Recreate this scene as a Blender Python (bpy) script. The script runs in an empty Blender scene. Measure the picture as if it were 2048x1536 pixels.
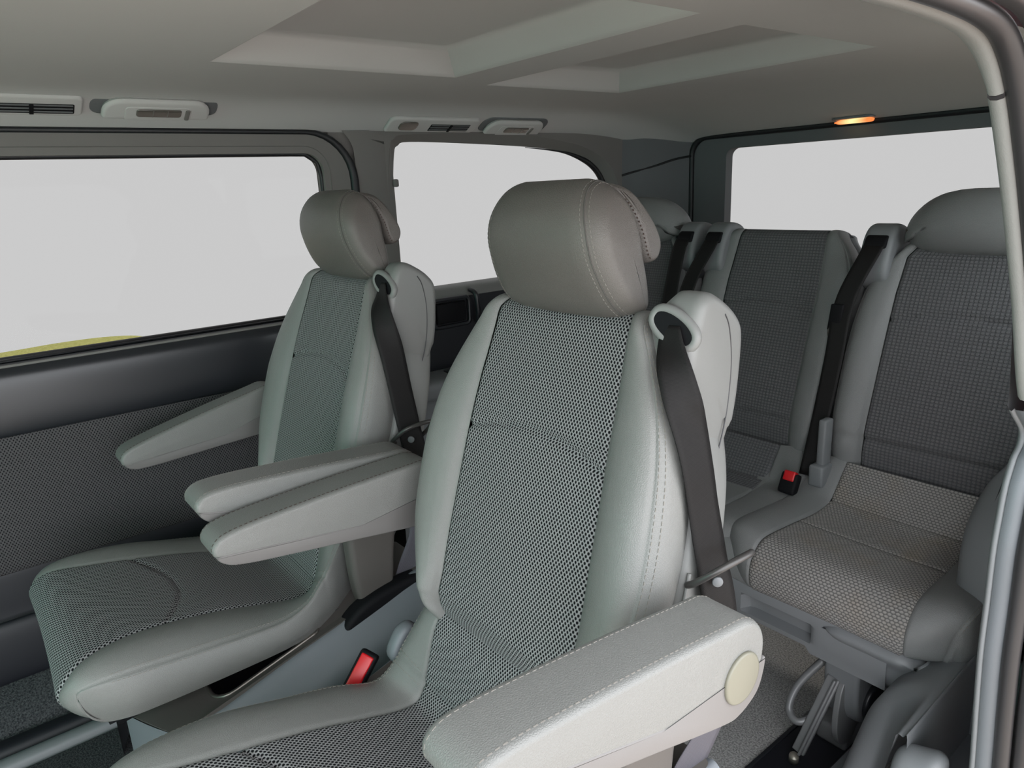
import bpy, bmesh, math, random
import numpy as np
from mathutils import Vector, Matrix
random.seed(7); np.random.seed(7)
PI = math.pi
S = bpy.context.scene
COL = S.collection

# ------------------------------------------------------------------ camera
cam = bpy.data.cameras.new('camera'); camo = bpy.data.objects.new('camera', cam); COL.objects.link(camo)
F_PX = 1420.0
a_ = np.array([-140 - 1024., 432 - 768., F_PX]); yy_ = 285 - 768.
b_ = np.array([-(a_[1] * yy_ + F_PX ** 2) / a_[0], yy_, F_PX])
Xc = -a_ / np.linalg.norm(a_); Yc = b_ / np.linalg.norm(b_); Zc = np.cross(Xc, Yc)
RW = np.stack([Xc, Yc, Zc], 1)                      # world -> camera (x right, y down, z forward)
M = Matrix.Identity(4)
for i in range(3):
    M[i][0] = RW[0, i]; M[i][1] = -RW[1, i]; M[i][2] = -RW[2, i]
M.translation = (0, 0, 1.15)
camo.matrix_world = M
cam.sensor_width = 36; cam.lens = 36 * F_PX / 2048; cam.clip_start = 0.02; cam.clip_end = 200
S.camera = camo

# ------------------------------------------------------------------ sky, exposure
W = bpy.data.worlds.new('sky'); S.world = W; W.use_nodes = True
bg = W.node_tree.nodes['Background']
SKY = 5.0
SKYC = (.965, .99, 1.03)                                          # cool overcast daylight
bg.inputs[0].default_value = (*SKYC, 1); bg.inputs[1].default_value = SKY
sun = bpy.data.lights.new('sun', 'SUN'); suno = bpy.data.objects.new('sun', sun); COL.objects.link(suno)
sun.energy = 4.5; sun.angle = math.radians(1.5); sun.color = (1.0, .95, .89)
suno.rotation_euler = Vector((.06, -.62, -.78)).to_track_quat('-Z', 'Y').to_euler(); suno.location = (0, 4, 6)
vs = S.view_settings
vs.view_transform = 'Standard'; vs.look = 'None'; vs.exposure = 0.0; vs.gamma = 1.0
vs.use_curve_mapping = False
GLASS_T = (0.578 / SKY / .98) ** .5                         # each pane has two faces

# ------------------------------------------------------------------ material helpers
def nmat(name):
    m = bpy.data.materials.new(name); m.use_nodes = True
    nt = m.node_tree; b = nt.nodes['Principled BSDF']
    return m, nt, b
def N(nt, t, **k):
    n = nt.nodes.new(t)
    for q, v in k.items(): setattr(n, q, v)
    return n
def mth(nt, op, a, b=None, c=None):
    n = N(nt, 'ShaderNodeMath', operation=op)
    for i, v in enumerate((a, b, c)):
        if v is None: continue
        if isinstance(v, (int, float)): n.inputs[i].default_value = v
        else: nt.links.new(v, n.inputs[i])
    return n.outputs[0]
ALB = .62
dim = lambda c: tuple(v * ALB for v in c)
def plain(name, col, rough=.5, spec=.5, noise=0.0, nscale=300, bump=0.0, vor=False, var=0.0, metal=0.0, coat=0.0):
    m, nt, b = nmat(name); col = dim(col)
    b.inputs['Base Color'].default_value = (*col, 1); b.inputs['Roughness'].default_value = rough
    b.inputs['Specular IOR Level'].default_value = spec; b.inputs['Metallic'].default_value = metal
    b.inputs['Coat Weight'].default_value = coat
    tc = N(nt, 'ShaderNodeTexCoord')
    if var > 0:
        n1 = N(nt, 'ShaderNodeTexNoise'); n1.inputs['Scale'].default_value = 6; n1.inputs['Detail'].default_value = 5
        nt.links.new(tc.outputs['Object'], n1.inputs['Vector'])
        mx = N(nt, 'ShaderNodeMix', data_type='RGBA')
        mx.inputs['A'].default_value = (*[c * (1 - var) for c in col], 1); mx.inputs['B'].default_value = (*[min(1, c * (1 + var)) for c in col], 1)
        nt.links.new(n1.outputs['Fac'], mx.inputs['Factor']); nt.links.new(mx.outputs['Result'], b.inputs['Base Color'])
    if bump > 0:
        if vor:
            t = N(nt, 'ShaderNodeTexVoronoi'); t.inputs['Scale'].default_value = nscale; o = t.outputs['Distance']
            t.feature = 'SMOOTH_F1'
        else:
            t = N(nt, 'ShaderNodeTexNoise'); t.inputs['Scale'].default_value = nscale; t.inputs['Detail'].default_value = 3; o = t.outputs['Fac']
        nt.links.new(tc.outputs['Object'], t.inputs['Vector'])
        bp = N(nt, 'ShaderNodeBump'); bp.inputs['Strength'].default_value = bump; bp.inputs['Distance'].default_value = .001
        nt.links.new(o, bp.inputs['Height']); nt.links.new(bp.outputs['Normal'], b.inputs['Normal'])
    return m
def leather(name, col, rough=.42, sc=420, bump=.35, var=.06):
    m, nt, b = nmat(name); col = dim(col)
    b.inputs['Roughness'].default_value = rough; b.inputs['Specular IOR Level'].default_value = .45
    tc = N(nt, 'ShaderNodeTexCoord')
    n0 = N(nt, 'ShaderNodeTexNoise'); n0.inputs['Scale'].default_value = 9; n0.inputs['Detail'].default_value = 6
    nt.links.new(tc.outputs['Object'], n0.inputs['Vector'])
    mx = N(nt, 'ShaderNodeMix', data_type='RGBA')
    mx.inputs['A'].default_value = (*[c * (1 - var) for c in col], 1); mx.inputs['B'].default_value = (*[c * (1 + var) for c in col], 1)
    nt.links.new(n0.outputs['Fac'], mx.inputs['Factor']); nt.links.new(mx.outputs['Result'], b.inputs['Base Color'])
    v = N(nt, 'ShaderNodeTexVoronoi'); v.inputs['Scale'].default_value = sc; v.feature = 'DISTANCE_TO_EDGE'
    nt.links.new(tc.outputs['Object'], v.inputs['Vector'])
    sm = mth(nt, 'MINIMUM', mth(nt, 'MULTIPLY', v.outputs['Distance'], 4.0), 1.0)
    n2 = N(nt, 'ShaderNodeTexNoise'); n2.inputs['Scale'].default_value = 40; n2.inputs['Detail'].default_value = 3
    nt.links.new(tc.outputs['Object'], n2.inputs['Vector'])
    hh = mth(nt, 'ADD', sm, mth(nt, 'MULTIPLY', n2.outputs['Fac'], 1.5))
    bp = N(nt, 'ShaderNodeBump'); bp.inputs['Strength'].default_value = bump; bp.inputs['Distance'].default_value = .0006
    nt.links.new(hh, bp.inputs['Height']); nt.links.new(bp.outputs['Normal'], b.inputs['Normal'])
    return m
def knit(name, light, dark, pu=.0072, pv=.0052, stag=.5, du=.20, dv=.42, inv=False, bump=.6, stain=None):
    """woven mesh: rows of small holes (or raised dots), coordinates in metres from the UV map"""
    m, nt, b = nmat(name); light = dim(light); dark = dim(dark)
    b.inputs['Roughness'].default_value = .85; b.inputs['Specular IOR Level'].default_value = .2
    uv = N(nt, 'ShaderNodeUVMap'); sp = N(nt, 'ShaderNodeSeparateXYZ'); nt.links.new(uv.outputs[0], sp.inputs[0])
    V = mth(nt, 'DIVIDE', sp.outputs[1], pv); row = mth(nt, 'FLOOR', V)
    U = mth(nt, 'ADD', mth(nt, 'DIVIDE', sp.outputs[0], pu), mth(nt, 'MULTIPLY', mth(nt, 'FLOORED_MODULO', row, 2.0), stag))
    fu = mth(nt, 'SUBTRACT', mth(nt, 'FRACT', U), .5); fv = mth(nt, 'SUBTRACT', mth(nt, 'FRACT', V), .5)
    d = mth(nt, 'SQRT', mth(nt, 'ADD', mth(nt, 'POWER', mth(nt, 'ABSOLUTE', mth(nt, 'DIVIDE', fu, du)), 2.0), mth(nt, 'POWER', mth(nt, 'ABSOLUTE', mth(nt, 'DIVIDE', fv, dv)), 2.0)))
    mr = N(nt, 'ShaderNodeMapRange'); mr.interpolation_type = 'SMOOTHSTEP'
    mr.inputs['From Min'].default_value = .65; mr.inputs['From Max'].default_value = 1.25
    nt.links.new(d, mr.inputs['Value'])
    mask = mr.outputs[0]                           # 0 in the hole, 1 outside
    if inv: mask = mth(nt, 'SUBTRACT', 1.0, mask)
    nz = N(nt, 'ShaderNodeTexNoise'); nz.inputs['Scale'].default_value = 700; nz.inputs['Detail'].default_value = 2
    nt.links.new(uv.outputs[0], nz.inputs['Vector'])
    nf = mth(nt, 'ADD', .72, mth(nt, 'MULTIPLY', nz.outputs['Fac'], .56))
    mx = N(nt, 'ShaderNodeMix', data_type='RGBA'); mx.inputs['A'].default_value = (*dark, 1); mx.inputs['B'].default_value = (*light, 1)
    nt.links.new(mask, mx.inputs['Factor'])
    m2 = N(nt, 'ShaderNodeMix', data_type='RGBA', blend_type='MULTIPLY'); m2.inputs['Factor'].default_value = 1
    nt.links.new(mx.outputs['Result'], m2.inputs['A']); nt.links.new(nf, m2.inputs['B'])
    out = m2.outputs['Result']
    if stain:
        tc = N(nt, 'ShaderNodeTexCoord'); n3 = N(nt, 'ShaderNodeTexNoise'); n3.inputs['Scale'].default_value = 11; n3.inputs['Detail'].default_value = 4
        nt.links.new(tc.outputs['Object'], n3.inputs['Vector'])
        r3 = N(nt, 'ShaderNodeMapRange'); r3.inputs['From Min'].default_value = .5; r3.inputs['From Max'].default_value = .75; r3.inputs['To Max'].default_value = .5
        nt.links.new(n3.outputs['Fac'], r3.inputs['Value'])
        m3 = N(nt, 'ShaderNodeMix', data_type='RGBA', blend_type='MULTIPLY'); m3.inputs['B'].default_value = (*stain, 1)
        nt.links.new(r3.outputs[0], m3.inputs['Factor']); nt.links.new(out, m3.inputs['A']); out = m3.outputs['Result']
    nt.links.new(out, b.inputs['Base Color'])
    hb = mth(nt, 'ADD', mask, mth(nt, 'MULTIPLY', nz.outputs['Fac'], .4))
    bp = N(nt, 'ShaderNodeBump'); bp.inputs['Strength'].default_value = bump; bp.inputs['Distance'].default_value = .0015
    nt.links.new(hb, bp.inputs['Height']); nt.links.new(bp.outputs['Normal'], b.inputs['Normal'])
    return m
def webbing(name, col):
    m, nt, b = nmat(name)
    b.inputs['Roughness'].default_value = .55; b.inputs['Specular IOR Level'].default_value = .2
    uv = N(nt, 'ShaderNodeUVMap'); sp = N(nt, 'ShaderNodeSeparateXYZ'); nt.links.new(uv.outputs[0], sp.inputs[0])
    s1 = mth(nt, 'SINE', mth(nt, 'MULTIPLY', mth(nt, 'ADD', sp.outputs[0], mth(nt, 'MULTIPLY', sp.outputs[1], .45)), 2 * PI / .0024))
    s2 = mth(nt, 'SINE', mth(nt, 'MULTIPLY', mth(nt, 'SUBTRACT', sp.outputs[1], mth(nt, 'MULTIPLY', sp.outputs[0], .5)), 2 * PI / .0022))
    h = mth(nt, 'MULTIPLY', mth(nt, 'ADD', mth(nt, 'MULTIPLY', s1, s2), 1.0), .5)
    mx = N(nt, 'ShaderNodeMix', data_type='RGBA'); mx.inputs['A'].default_value = (*[c * .55 for c in col], 1); mx.inputs['B'].default_value = (*[c * 1.5 for c in col], 1)
    nt.links.new(h, mx.inputs['Factor']); nt.links.new(mx.outputs['Result'], b.inputs['Base Color'])
    bp = N(nt, 'ShaderNodeBump'); bp.inputs['Strength'].default_value = .35; bp.inputs['Distance'].default_value = .0006
    nt.links.new(h, bp.inputs['Height']); nt.links.new(bp.outputs['Normal'], b.inputs['Normal'])
    return m
def carpet(name, lo, hi, sc=260):
    m, nt, b = nmat(name); lo = dim(lo); hi = dim(hi); b.inputs['Roughness'].default_value = .95; b.inputs['Specular IOR Level'].default_value = .05
    tc = N(nt, 'ShaderNodeTexCoord'); n = N(nt, 'ShaderNodeTexNoise'); n.inputs['Scale'].default_value = sc; n.inputs['Detail'].default_value = 3; n.inputs['Roughness'].default_value = .7
    nt.links.new(tc.outputs['Object'], n.inputs['Vector'])
    r = N(nt, 'ShaderNodeMapRange'); r.inputs['From Min'].default_value = .36; r.inputs['From Max'].default_value = .64; nt.links.new(n.outputs['Fac'], r.inputs['Value'])
    mx = N(nt, 'ShaderNodeMix', data_type='RGBA'); mx.inputs['A'].default_value = (*lo, 1); mx.inputs['B'].default_value = (*hi, 1)
    nt.links.new(r.outputs[0], mx.inputs['Factor']); nt.links.new(mx.outputs['Result'], b.inputs['Base Color'])
    bp = N(nt, 'ShaderNodeBump'); bp.inputs['Strength'].default_value = .8; bp.inputs['Distance'].default_value = .003
    nt.links.new(n.outputs['Fac'], bp.inputs['Height']); nt.links.new(bp.outputs['Normal'], b.inputs['Normal'])
    return m
def glass(name, tint):
    m = bpy.data.materials.new(name); m.use_nodes = True; nt = m.node_tree; nt.nodes.clear()
    o = N(nt, 'ShaderNodeOutputMaterial'); t = N(nt, 'ShaderNodeBsdfTransparent'); g = N(nt, 'ShaderNodeBsdfGlossy'); mx = N(nt, 'ShaderNodeMixShader')
    t.inputs[0].default_value = (*tint, 1); g.inputs['Roughness'].default_value = .02; mx.inputs[0].default_value = .002
    nt.links.new(t.outputs[0], mx.inputs[1]); nt.links.new(g.outputs[0], mx.inputs[2]); nt.links.new(mx.outputs[0], o.inputs[0])
    return m
def lampglow(name, cx, half):
    m, nt, b = nmat(name); tc = N(nt, 'ShaderNodeNewGeometry'); sp = N(nt, 'ShaderNodeSeparateXYZ'); nt.links.new(tc.outputs['Position'], sp.inputs[0])
    t = mth(nt, 'MINIMUM', mth(nt, 'ABSOLUTE', mth(nt, 'DIVIDE', mth(nt, 'SUBTRACT', sp.outputs[0], cx), half)), 1.0)
    r = N(nt, 'ShaderNodeValToRGB'); e = r.color_ramp.elements; e[0].color = (1, .80, .36, 1); e[1].color = (.75, .20, .05, 1); e[1].position = .85
    nt.links.new(t, r.inputs[0]); nt.links.new(r.outputs[0], b.inputs['Emission Color']); b.inputs['Emission Strength'].default_value = 1.3; b.inputs['Base Color'].default_value = (.5, .2, .08, 1)
    return m
def emit(name, col, st):
    m, nt, b = nmat(name); b.inputs['Base Color'].default_value = (*col, 1)
    b.inputs['Emission Color'].default_value = (*col, 1); b.inputs['Emission Strength'].default_value = st
    return m

MT = dict(
    leather=leather('grey_leather', (.275, .278, .265)),
    leather_h=leather('taupe_headrest_leather', (.175, .160, .146)),
    leather_r=leather('rear_grey_leather', (.265, .272, .272), rough=.45),
    fabric=knit('grey_knit_fabric', (.42, .422, .425), (.004, .005, .007), pu=.0060, pv=.0043, du=.30, dv=.50),
    fabric_w=knit('door_knit_fabric', (.125, .118, .122), (.010, .009, .012), pu=.0068, pv=.0050),
    fabric_r=knit('rear_dotted_fabric', (.185, .185, .192), (.125, .127, .135), pu=.0085, pv=.0072, stag=0, du=.44, dv=.44, inv=True, bump=.6),
    fabric_rc=knit('rear_cushion_fabric', (.42, .405, .385), (.20, .197, .195), pu=.0080, pv=.0056, stag=.5, du=.44, dv=.44, inv=True, bump=.7, stain=(1.0, .84, .64)),
    plastic=plain('light_grey_plastic', (.29, .295, .285), rough=.48, bump=.10, nscale=900, var=.03),
    plastic_a=plain('mauve_grey_plastic', (.225, .215, .208), rough=.45, bump=.08, nscale=900, var=.04),
    plastic_b=plain('blue_grey_plastic', (.22, .24, .262), rough=.5, bump=.1, nscale=900, var=.04),
    plastic_m=plain('mid_grey_plastic', (.255, .268, .28), rough=.5, bump=.1, nscale=800, var=.04),
    plastic_t=plain('taupe_plastic', (.13, .118, .108), rough=.5, bump=.1, nscale=800, var=.04),
    plastic_d=plain('dark_grey_plastic', (.026, .028, .034), rough=.34, spec=.6, bump=.06, nscale=700, var=.05),
    plastic_n=plain('navy_black_plastic', (.012, .013, .020), rough=.55, var=.05),
    black=plain('black_plastic', (.006, .006, .008), rough=.7, spec=.2),
    rubber=plain('rubber_seal', (.010, .011, .014), rough=.5),
    rubber_g=plain('satin_grey_seal', (.045, .043, .045), rough=.38),
    red=plain('red_paint', (.45, .012, .02), rough=.22, coat=.6),
    redplastic=plain('red_button', (.80, .01, .018), rough=.35),
    headliner=plain('headliner', (.74, .735, .715), rough=.95, spec=.1, bump=.12, nscale=500, var=.025),
    trim_l=plain('light_pillar_trim', (.36, .365, .35), rough=.75, spec=.2, bump=.3, nscale=700, var=.02),
    trim_g=plain('grained_grey_trim', (.27, .285, .295), rough=.7, spec=.25, bump=.3, nscale=700, var=.02),
    trim_d=plain('door_frame_trim', (.25, .24, .225), rough=.7, spec=.3, bump=.1, nscale=600, var=.03),
    trim_r=plain('rear_pillar_trim', (.20, .21, .215), rough=.8, spec=.2, var=.03),
    stitch=plain('pale_thread', (.34, .32, .29), rough=.8, spec=.1),
    seam=plain('seam_shadow_cord', (.15, .145, .135), rough=.8, spec=.1),
    stitch_d=plain('brown_thread', (.10, .07, .06), rough=.8, spec=.1),
    belt=webbing('black_belt_webbing', (.008, .0073, .0073)),
    belt_g=webbing('grey_belt_webbing', (.085, .082, .095)),
    metal=plain('brushed_metal', (.32, .29, .26), rough=.35, metal=.8),
    metal_g=plain('painted_steel', (.30, .305, .31), rough=.4, metal=.2, var=.1),
    wire=plain('grey_wire', (.10, .095, .092), rough=.35, metal=.4),
    brass=plain('worn_pin', (.50, .47, .40), rough=.4, metal=.6, var=.3),
    cream=plain('cream_cap', (.25, .242, .185), rough=.4, var=.03),
    carpet=carpet('grey_carpet', (.30, .30, .296), (.85, .84, .82)),
    carpet_shade=carpet('shaded_carpet', (.03, .032, .036), (.13, .135, .14)),  # the same grey carpet, darkened to carry the shade in its colour
    lens=plain('clear_lens', (.15, .135, .12), rough=.10, coat=.6, var=.3),
    lamp=lampglow('lamp_glow', -1.165, .055),
    glass=glass('tinted_glass', tuple(GLASS_T / c ** .5 for c in SKYC)),
    glass_c=glass('clear_glass', (.93, .95, .94)),
    glass_f=glass('green_glass', (.38, .66, .57)),
    ground=plain('paving', (.62, .53, .46), rough=.9, var=.15, bump=.3, nscale=60),
    grass=carpet('yellow_green_grass', (.60, .62, .16), (1.1, 1.05, .42), sc=40),
    pale=plain('pale_paint', (.62, .60, .61), rough=.6),
)

# ------------------------------------------------------------------ mesh helpers
def tag(o, label=None, cat=None, group=None, kind=None):
    if label: o['label'] = label
    if cat: o['category'] = cat
    if group: o['group'] = group
    if kind: o['kind'] = kind
    return o
def empty(name, loc, label=None, cat=None, group=None, kind=None):
    o = bpy.data.objects.new(name, None); COL.objects.link(o); o.location = loc; o.empty_display_size = .05
    o['org'] = list(loc)
    return tag(o, label, cat, group, kind)
def obj(name, vf, mat, parent=None, origin=None, smooth=True, label=None, auto=None):
    """vf = (verts, faces[, uv per vertex]); verts in world metres of the first instance"""
    V = np.asarray(vf[0], float); Fc = vf[1]; UV = vf[2] if len(vf) > 2 else None
    porg = np.array(parent['org']) if parent is not None else np.zeros(3)
    org = np.array(origin, float) if origin is not None else (porg if parent is not None else np.zeros(3))
    me = bpy.data.meshes.new(name)
    me.from_pydata((V - org).tolist(), [], [tuple(int(i) for i in f) for f in Fc])
    if UV is not None:
        l = me.uv_layers.new(name='UVMap'); idx = np.empty(len(me.loops), int); me.loops.foreach_get('vertex_index', idx)
        l.data.foreach_set('uv', np.asarray(UV, float)[idx].ravel())
    bm = bmesh.new(); bm.from_mesh(me); bmesh.ops.recalc_face_normals(bm, faces=bm.faces); bm.to_mesh(me); bm.free()
    if smooth: me.polygons.foreach_set('use_smooth', [True] * len(me.polygons))
    if auto is not None and smooth:
        me.set_sharp_from_angle(angle=math.radians(auto))
    me.materials.append(MT[mat] if isinstance(mat, str) else mat)
    o = bpy.data.objects.new(name, me); COL.objects.link(o)
    o.location = (org - porg).tolist(); o['org'] = org.tolist()
    if parent is not None: o.parent = parent
    if label: o['label'] = label
    return o
def cr(pts, n, closed=False):
    """Catmull-Rom through points, n samples per span"""
    P = np.asarray(pts, float); K = len(P); out = []
    spans = K if closed else K - 1
    for i in range(spans):
        if closed: p0, p1, p2, p3 = P[(i - 1) % K], P[i], P[(i + 1) % K], P[(i + 2) % K]
        else: p0, p1, p2, p3 = P[max(i - 1, 0)], P[i], P[i + 1], P[min(i + 2, K - 1)]
        for j in range(n):
            t = j / n
            out.append(.5 * ((2 * p1) + (-p0 + p2) * t + (2 * p0 - 5 * p1 + 4 * p2 - p3) * t * t + (-p0 + 3 * p1 - 3 * p2 + p3) * t ** 3))
    if not closed: out.append(P[-1])
    return np.array(out)
def resample(P, n):
    P = np.asarray(P, float); d = np.r_[0, np.cumsum(np.linalg.norm(np.diff(P, axis=0), axis=1))]
    t = np.linspace(0, d[-1], n)
    return np.stack([np.interp(t, d, P[:, k]) for k in range(P.shape[1])], 1)
def interp(tab, x):
    tab = sorted(tab); return np.interp(x, [t[0] for t in tab], [t[1] for t in tab])
def smooth_tab(tab, n=8):
    return [tuple(p) for p in cr(sorted(tab), n)]
def grid(P, closed=False):
    P = np.asarray(P, float); nr, nc = P.shape[:2]
    F = []
    for i in range(nr - 1):
        for j in range(nc if closed else nc - 1):
            k = (j + 1) % nc
            F.append((i * nc + j, i * nc + k, (i + 1) * nc + k, (i + 1) * nc + j))
    mr = P[nr // 2]; u = np.r_[0, np.cumsum(np.linalg.norm(np.diff(mr, axis=0), axis=1))]
    mc = P[:, nc // 2]; v = np.r_[0, np.cumsum(np.linalg.norm(np.diff(mc, axis=0), axis=1))]
    UU, VV = np.meshgrid(u, v)
    return P.reshape(-1, 3), F, np.stack([UU.ravel(), VV.ravel()], 1)
def join(*parts):
    V = []; F = []; UV = []; off = 0
    for p in parts:
        v = np.asarray(p[0], float); V.append(v); F += [tuple(i + off for i in f) for f in p[1]]
        UV.append(np.asarray(p[2], float) if len(p) > 2 and p[2] is not None else np.zeros((len(v), 2))); off += len(v)
    return np.concatenate(V), F, np.concatenate(UV)
def box(x0, x1, y0, y1, z0, z1, bev=.004):
    bm = bmesh.new(); bmesh.ops.create_cube(bm, size=1)
    for v in bm.verts:
        v.co.x = x0 + (v.co.x + .5) * (x1 - x0); v.co.y = y0 + (v.co.y + .5) * (y1 - y0); v.co.z = z0 + (v.co.z + .5) * (z1 - z0)
    b = min(bev, .45 * min(abs(x1 - x0), abs(y1 - y0), abs(z1 - z0)))
    if b > 0: bmesh.ops.bevel(bm, geom=bm.edges[:] , offset=b, segments=2, affect='EDGES', profile=.6)
    bm.verts.index_update()
    r = [tuple(v.co) for v in bm.verts], [tuple(v.index for v in f.verts) for f in bm.faces]; bm.free()
    return np.array(r[0]), r[1]
def xform(vf, M4):
    V = np.asarray(vf[0], float); V = np.c_[V, np.ones(len(V))] @ np.array(M4).T
    return (V[:, :3], vf[1]) + tuple(vf[2:])
def frame_of(o, ex, ey, ez):
    m = np.eye(4); m[:3, 0] = ex; m[:3, 1] = ey; m[:3, 2] = ez; m[:3, 3] = o
    return m
def tube(path, r, seg=10, closed=False, cap=True, flat=1.0):
    P = np.asarray(path, float); n = len(P); V = []; F = []
    T = np.gradient(P, axis=0) if not closed else (np.roll(P, -1, 0) - np.roll(P, 1, 0))
    T /= np.linalg.norm(T, axis=1)[:, None] + 1e-12
    up = np.array([0, 0, 1.]) if abs(T[0][2]) < .9 else np.array([1., 0, 0])
    nrm = np.cross(T[0], up); nrm /= np.linalg.norm(nrm)
    rr = r if hasattr(r, '__len__') else [r] * n
    for i in range(n):
        nrm = nrm - T[i] * (nrm @ T[i]); nrm /= np.linalg.norm(nrm); b = np.cross(T[i], nrm)
        for k in range(seg):
            a = 2 * PI * k / seg; V.append(P[i] + rr[i] * (math.cos(a) * nrm + flat * math.sin(a) * b))
    for i in range(n if closed else n - 1):
        for k in range(seg):
            i2 = (i + 1) % n; F.append((i * seg + k, i * seg + (k + 1) % seg, i2 * seg + (k + 1) % seg, i2 * seg + k))
    if cap and not closed:
        F.append(tuple(range(seg))[::-1]); F.append(tuple((n - 1) * seg + k for k in range(seg)))
    return np.array(V), F
def disc(c, axis, r, h, seg=28, bev=.15):
    """short solid cylinder with softened rim along axis vector"""
    ax = np.array(axis, float); ax /= np.linalg.norm(ax)
    up = np.array([0, 0, 1.]) if abs(ax[2]) < .9 else np.array([1., 0, 0])
    u = np.cross(ax, up); u /= np.linalg.norm(u); v = np.cross(ax, u); c = np.array(c, float)
    prof = [(0, r), (h * (1 - bev * 2), r), (h * (1 - bev * .6), r * .97), (h, r * .9)]
    V = []; F = []
    for (d, q) in prof:
        for k in range(seg):
            a = 2 * PI * k / seg; V.append(c + ax * d + q * (math.cos(a) * u + math.sin(a) * v))
    for i in range(len(prof) - 1):
        for k in range(seg): F.append((i * seg + k, i * seg + (k + 1) % seg, (i + 1) * seg + (k + 1) % seg, (i + 1) * seg + k))
    F.append(tuple(range(seg))[::-1]); F.append(tuple((len(prof) - 1) * seg + k for k in range(seg)))
    return np.array(V), F
def pad(prof, x0, x1, rx, ins, n=6, mid=4, deform=None, groove=None):
    """closed (y,z) profile carried along x, both ends rounded off (inset) like an upholstered block"""
    P = np.asarray(prof, float); K = len(P)
    T = np.roll(P, -1, 0) - np.roll(P, 1, 0); T /= np.linalg.norm(T, axis=1)[:, None] + 1e-12
    area = .5 * np.sum(P[:, 0] * np.roll(P[:, 1], -1) - np.roll(P[:, 0], -1) * P[:, 1])
    Nn = np.stack([T[:, 1], -T[:, 0]], 1) * (1 if area > 0 else -1)
    sl = []
    for k in range(n + 1):
        f = PI / 2 * (1 - k / n); sl.append((x0 + rx * (1 - math.sin(f)), ins * (1 - math.cos(f))))
    for k in range(1, mid): sl.append((x0 + rx + (x1 - x0 - 2 * rx) * k / mid, 0.0))
    for k in range(n + 1):
        f = PI / 2 * k / n; sl.append((x1 - rx * (1 - math.sin(f)), ins * (1 - math.cos(f))))
    V = []; F = []
    for (x, s) in sl:
        q = P - Nn * s
        V += [(x, a, b) for a, b in q]
    ns = len(sl)
    for i in range(ns - 1):
        for k in range(K): F.append((i * K + k, i * K + (k + 1) % K, (i + 1) * K + (k + 1) % K, (i + 1) * K + k))
    for i, d in ((0, -1), (ns - 1, 1)):
        c = np.mean([V[i * K + k] for k in range(K)], 0); V.append(tuple(c + np.array([d * min(ins, rx) * .08, 0, 0]))); ci = len(V) - 1
        for k in range(K): F.append((i * K + k, i * K + (k + 1) % K, ci))
    V = np.array(V)
    if deform: V = np.array([deform(*v) for v in V])
    return V, F
def sweep(path, sec, closed=False, xaxis=None):
    """carry a 2-D section (a along in-plane normal, b along xaxis) along a path lying in a plane with normal xaxis"""
    P = np.asarray(path, float); T = np.gradient(P, axis=0); T /= np.linalg.norm(T, axis=1)[:, None]
    X = np.array(xaxis, float); O = np.cross(T, X); O /= np.linalg.norm(O, axis=1)[:, None]
    G = np.array([[P[i] + O[i] * a + X * b for a, b in sec] for i in range(len(P))])
    return grid(G)
def stitches(name, path, nrm, parent, mat='stitch', L=.0046, gap=.0030, wd=.0011, lift=.0004):
    P = np.asarray(path, float); d = np.r_[0, np.cumsum(np.linalg.norm(np.diff(P, axis=0), axis=1))]
    nrm = np.asarray(nrm, float)
    if nrm.ndim == 1: nrm = np.tile(nrm, (len(P), 1))
    at = lambda A, t: np.array([np.interp(t, d, A[:, k]) for k in range(3)])
    V = []; F = []; t = gap
    while t + L < d[-1]:
        p0, p1 = at(P, t), at(P, t + L); n = at(nrm, t + L / 2); n /= np.linalg.norm(n) + 1e-9
        tt = p1 - p0; tt /= np.linalg.norm(tt) + 1e-9; s = np.cross(tt, n); s /= np.linalg.norm(s) + 1e-9
        b = len(V)
        for p in (p0, p1):
            for (u, w) in ((-1, -.3), (-.7, .6), (.7, .6), (1, -.3)): V.append(p + s * u * wd * .5 + n * (w * wd * .7 + lift))
        F += [(b, b + 1, b + 5, b + 4), (b + 1, b + 2, b + 6, b + 5), (b + 2, b + 3, b + 7, b + 6), (b, b + 1, b + 2, b + 3), (b + 4, b + 5, b + 6, b + 7)]
        t += L + gap
    o = obj(name, (np.array(V), F), mat, parent, smooth=False); o['kind'] = 'stuff'
    return o
def gnormals(P):
    a = np.gradient(P, axis=0); b = np.gradient(P, axis=1); n = np.cross(b, a); return n / (np.linalg.norm(n, axis=2)[..., None] + 1e-12)
def ribbon(L, R, n=40, th=.0013, across=6):
    L = resample(cr(L, 8), n); R = resample(cr(R, 8), n)
    t = np.linspace(0, 1, across + 1)
    G = L[:, None, :] * (1 - t)[None, :, None] + R[:, None, :] * t[None, :, None]
    nn = gnormals(G)
    top = grid(G + nn * th * .5); bot = grid(G - nn * th * .5); nc = across + 1
    V = np.concatenate([top[0], bot[0]]); K = n * nc; F = list(top[1]) + [tuple(i + K for i in f) for f in bot[1]]
    for i in range(n - 1):
        F.append((i * nc, (i + 1) * nc, (i + 1) * nc + K, i * nc + K)); j = i * nc + across; F.append((j, j + nc, j + nc + K, j + K))
    for j in range(across):
        F.append((j, j + 1, j + 1 + K, j + K)); q = (n - 1) * nc + j; F.append((q, q + 1, q + 1 + K, q + K))
    return V, F, np.concatenate([top[2], bot[2]])
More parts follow.
